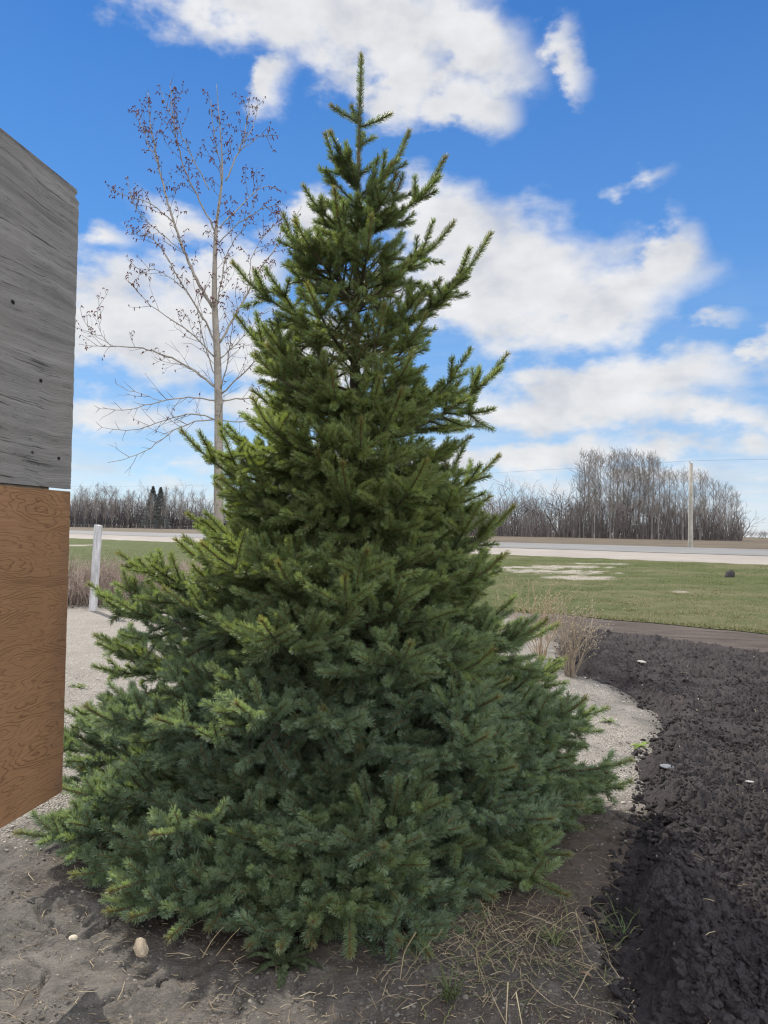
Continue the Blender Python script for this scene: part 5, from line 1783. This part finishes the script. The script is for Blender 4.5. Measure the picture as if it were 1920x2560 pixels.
def dark_spruce(px, top_py, Y, label):
    p = at_depth(px, 1316, Y); p[2] = base_z(p[0], p[1])
    H = at_depth(px, top_py, Y)[2] - p[2]
    n = 5200
    h = RNG.random(n) ** 0.8
    a = RNG.uniform(0, 2 * math.pi, n)
    lay = 0.65 + 0.35 * np.abs(np.sin(h * 38 + a * 0.5))
    r_ = (1 - h) ** 0.8 * 0.30 * H * lay * RNG.random(n) ** 0.35
    c = np.stack([np.cos(a) * r_, np.sin(a) * r_, h * H + 0.3], 1)
    d = unit(np.stack([np.cos(a), np.sin(a), RNG.normal(-0.15, 0.25, n)], 1)); w__ = unit(np.cross(d, RNG.normal(size=(n, 3))))
    l_ = RNG.uniform(0.2, 0.55, (n, 1))
    V = np.stack([c - d * l_ * 0.4 - w__ * 0.09, c - d * l_ * 0.4 + w__ * 0.09, c + d * l_], 1).reshape(-1, 3)
    e = empty('spruce_tree', p, label, 'tree', 'spruces in the far left wood')
    make_mesh('crown', V, np.arange(3 * n).reshape(-1, 3), M['twig'], e, colors=np.repeat(np.array([[0.105, 0.110, 0.104]]) * RNG.uniform(0.6, 1.6, (n, 1)), 3, 0))
    V, Fc = tube(np.array([[0, 0, -0.3], [0, 0, H * 0.5], [0, 0, H]]), np.array([0.2, 0.12, 0.02]), 6)
    make_mesh('trunk', V, Fc, M['spruce_bark'], e)


dark_spruce(150 + 955 * S3, 1100 + 487 * S3, 255, 'left of two dark pointed spruces topping the far left wood')
dark_spruce(150 + 1035 * S3, 1100 + 497 * S3, 255, 'right of two dark pointed spruces topping the far left wood')


def thicket(name, spans, colr0, colr1, n, label, rmin):
    """undergrowth nobody could count: leaning stems and twig haze"""
    px = np.concatenate([RNG.uniform(a, b, int(n * (b - a) / sum(s[1] - s[0] for s in spans))) for a, b, *_ in spans])
    top = np.concatenate([np.interp(np.linspace(0, 1, int(n * (b - a) / sum(s[1] - s[0] for s in spans))), [0, 1], [t0, t1]) for a, b, t0, t1, *_ in spans])
    n = len(px)
    A_, B_ = [], []
    Ys = RNG.uniform(spans[0][4], spans[0][5], n)
    base_ = np.array([at_depth(p, 1330, y) for p, y in zip(px, Ys)]); base_[:, 2] = base_z(base_[:, 0], base_[:, 1])
    H = (np.array([at_depth(p, t_, y)[2] for p, t_, y in zip(px, top, Ys)]) - base_[:, 2]) * RNG.uniform(0.35, 1.1, n)
    d0 = unit(np.stack([RNG.normal(0, .16, n), RNG.normal(0, .16, n), np.ones(n)], 1))
    m1 = base_ + d0 * (H * 0.5)[:, None]
    d1 = unit(d0 + RNG.normal(0, 0.16, (n, 3)) + UP * 0.2)
    m2 = m1 + d1 * (H * 0.5)[:, None]
    r_ = RNG.uniform(0.6, 1.5, n) * rmin
    prt = [frustums(base_, m1, r_ * 1.3, r_, 3), frustums(m1, m2, r_, r_ * 0.4, 3)]
    t = RNG.random((n, 1)); c = np.array([colr0]) * (1 - t) + np.array([colr1]) * t
    cs_ = [np.repeat(c, 6, 0), np.repeat(c * 1.15, 6, 0)]
    for _ in range(7):
        f = RNG.uniform(0.12, 1.0, (n, 1))
        q0 = np.where(f < 0.5, base_ + (m1 - base_) * f * 2, m1 + (m2 - m1) * (f - 0.5) * 2)
        dd_ = unit(RNG.normal(size=(n, 3)) * np.array([[1, 1, 0.6]]) + UP * 0.9)
        q1_ = q0 + dd_ * (RNG.uniform(0.08, 0.24, n) * H)[:, None]
        prt.append(frustums(q0, q1_, r_ * 0.5, r_ * 0.25, 3)); cs_.append(np.repeat(c * RNG.uniform(0.85, 1.35, (n, 1)), 6, 0))
    V, Fc = join(prt)
    tag(make_mesh(name, V, Fc, M['wood_far'], colors=np.concatenate(cs_)), label, kind='stuff')


thicket('bare_thicket', [(1120, 1420, 1282, 1276, 182, 225), (1420, 1560, 1262, 1256, 182, 225), (1560, 1780, 1262, 1266, 182, 225), (1780, 1856, 1276, 1310, 182, 225)], (0.075, 0.064, 0.062), (0.145, 0.126, 0.118), 2300, 'dense leafless undergrowth filling the wood beyond the highway', 0.055)
thicket('bare_thicket', [(60, 420, 1252, 1250, 262, 300), (420, 1130, 1255, 1285, 262, 300)], (0.045, 0.040, 0.044), (0.100, 0.088, 0.086), 3600, 'dense dark undergrowth filling the far left wood', 0.075)

# ------------------------------------------------------------------ fence along the far field
fa, fb = at_depth(60, 1319, 205), at_depth(560, 1322, 175)
e = empty('wire_fence', (fa[0], fa[1], base_z(fa[0], fa[1])), 'low post and wire fence in front of the far left wood', 'fence')
FO = np.array(e.location)
npost = 26
for i in range(npost):
    p = fa + (fb - fa) * (i / (npost - 1)); p[2] = base_z(p[0], p[1])
    V, Fc = tube(np.array([[0, 0, -0.2], [0, 0, 0.5], [r7.uniform(-.06, .06), 0, 1.05]]) + (p - FO)[None], np.array([0.075, 0.07, 0.065]), 6)
    make_mesh('fence_post', V, Fc, M['post_wood'], e)
for h in (0.55, 0.95):
    a_, b_ = fa.copy(), fb.copy(); a_[2] = base_z(a_[0], a_[1]) + h; b_[2] = base_z(b_[0], b_[1]) + h
    V, Fc = tube(np.array([a_, (a_ + b_) / 2, b_]) - FO, np.array([0.012] * 3), 4)
    make_mesh('fence_wire', V, Fc, M['wire'], e)
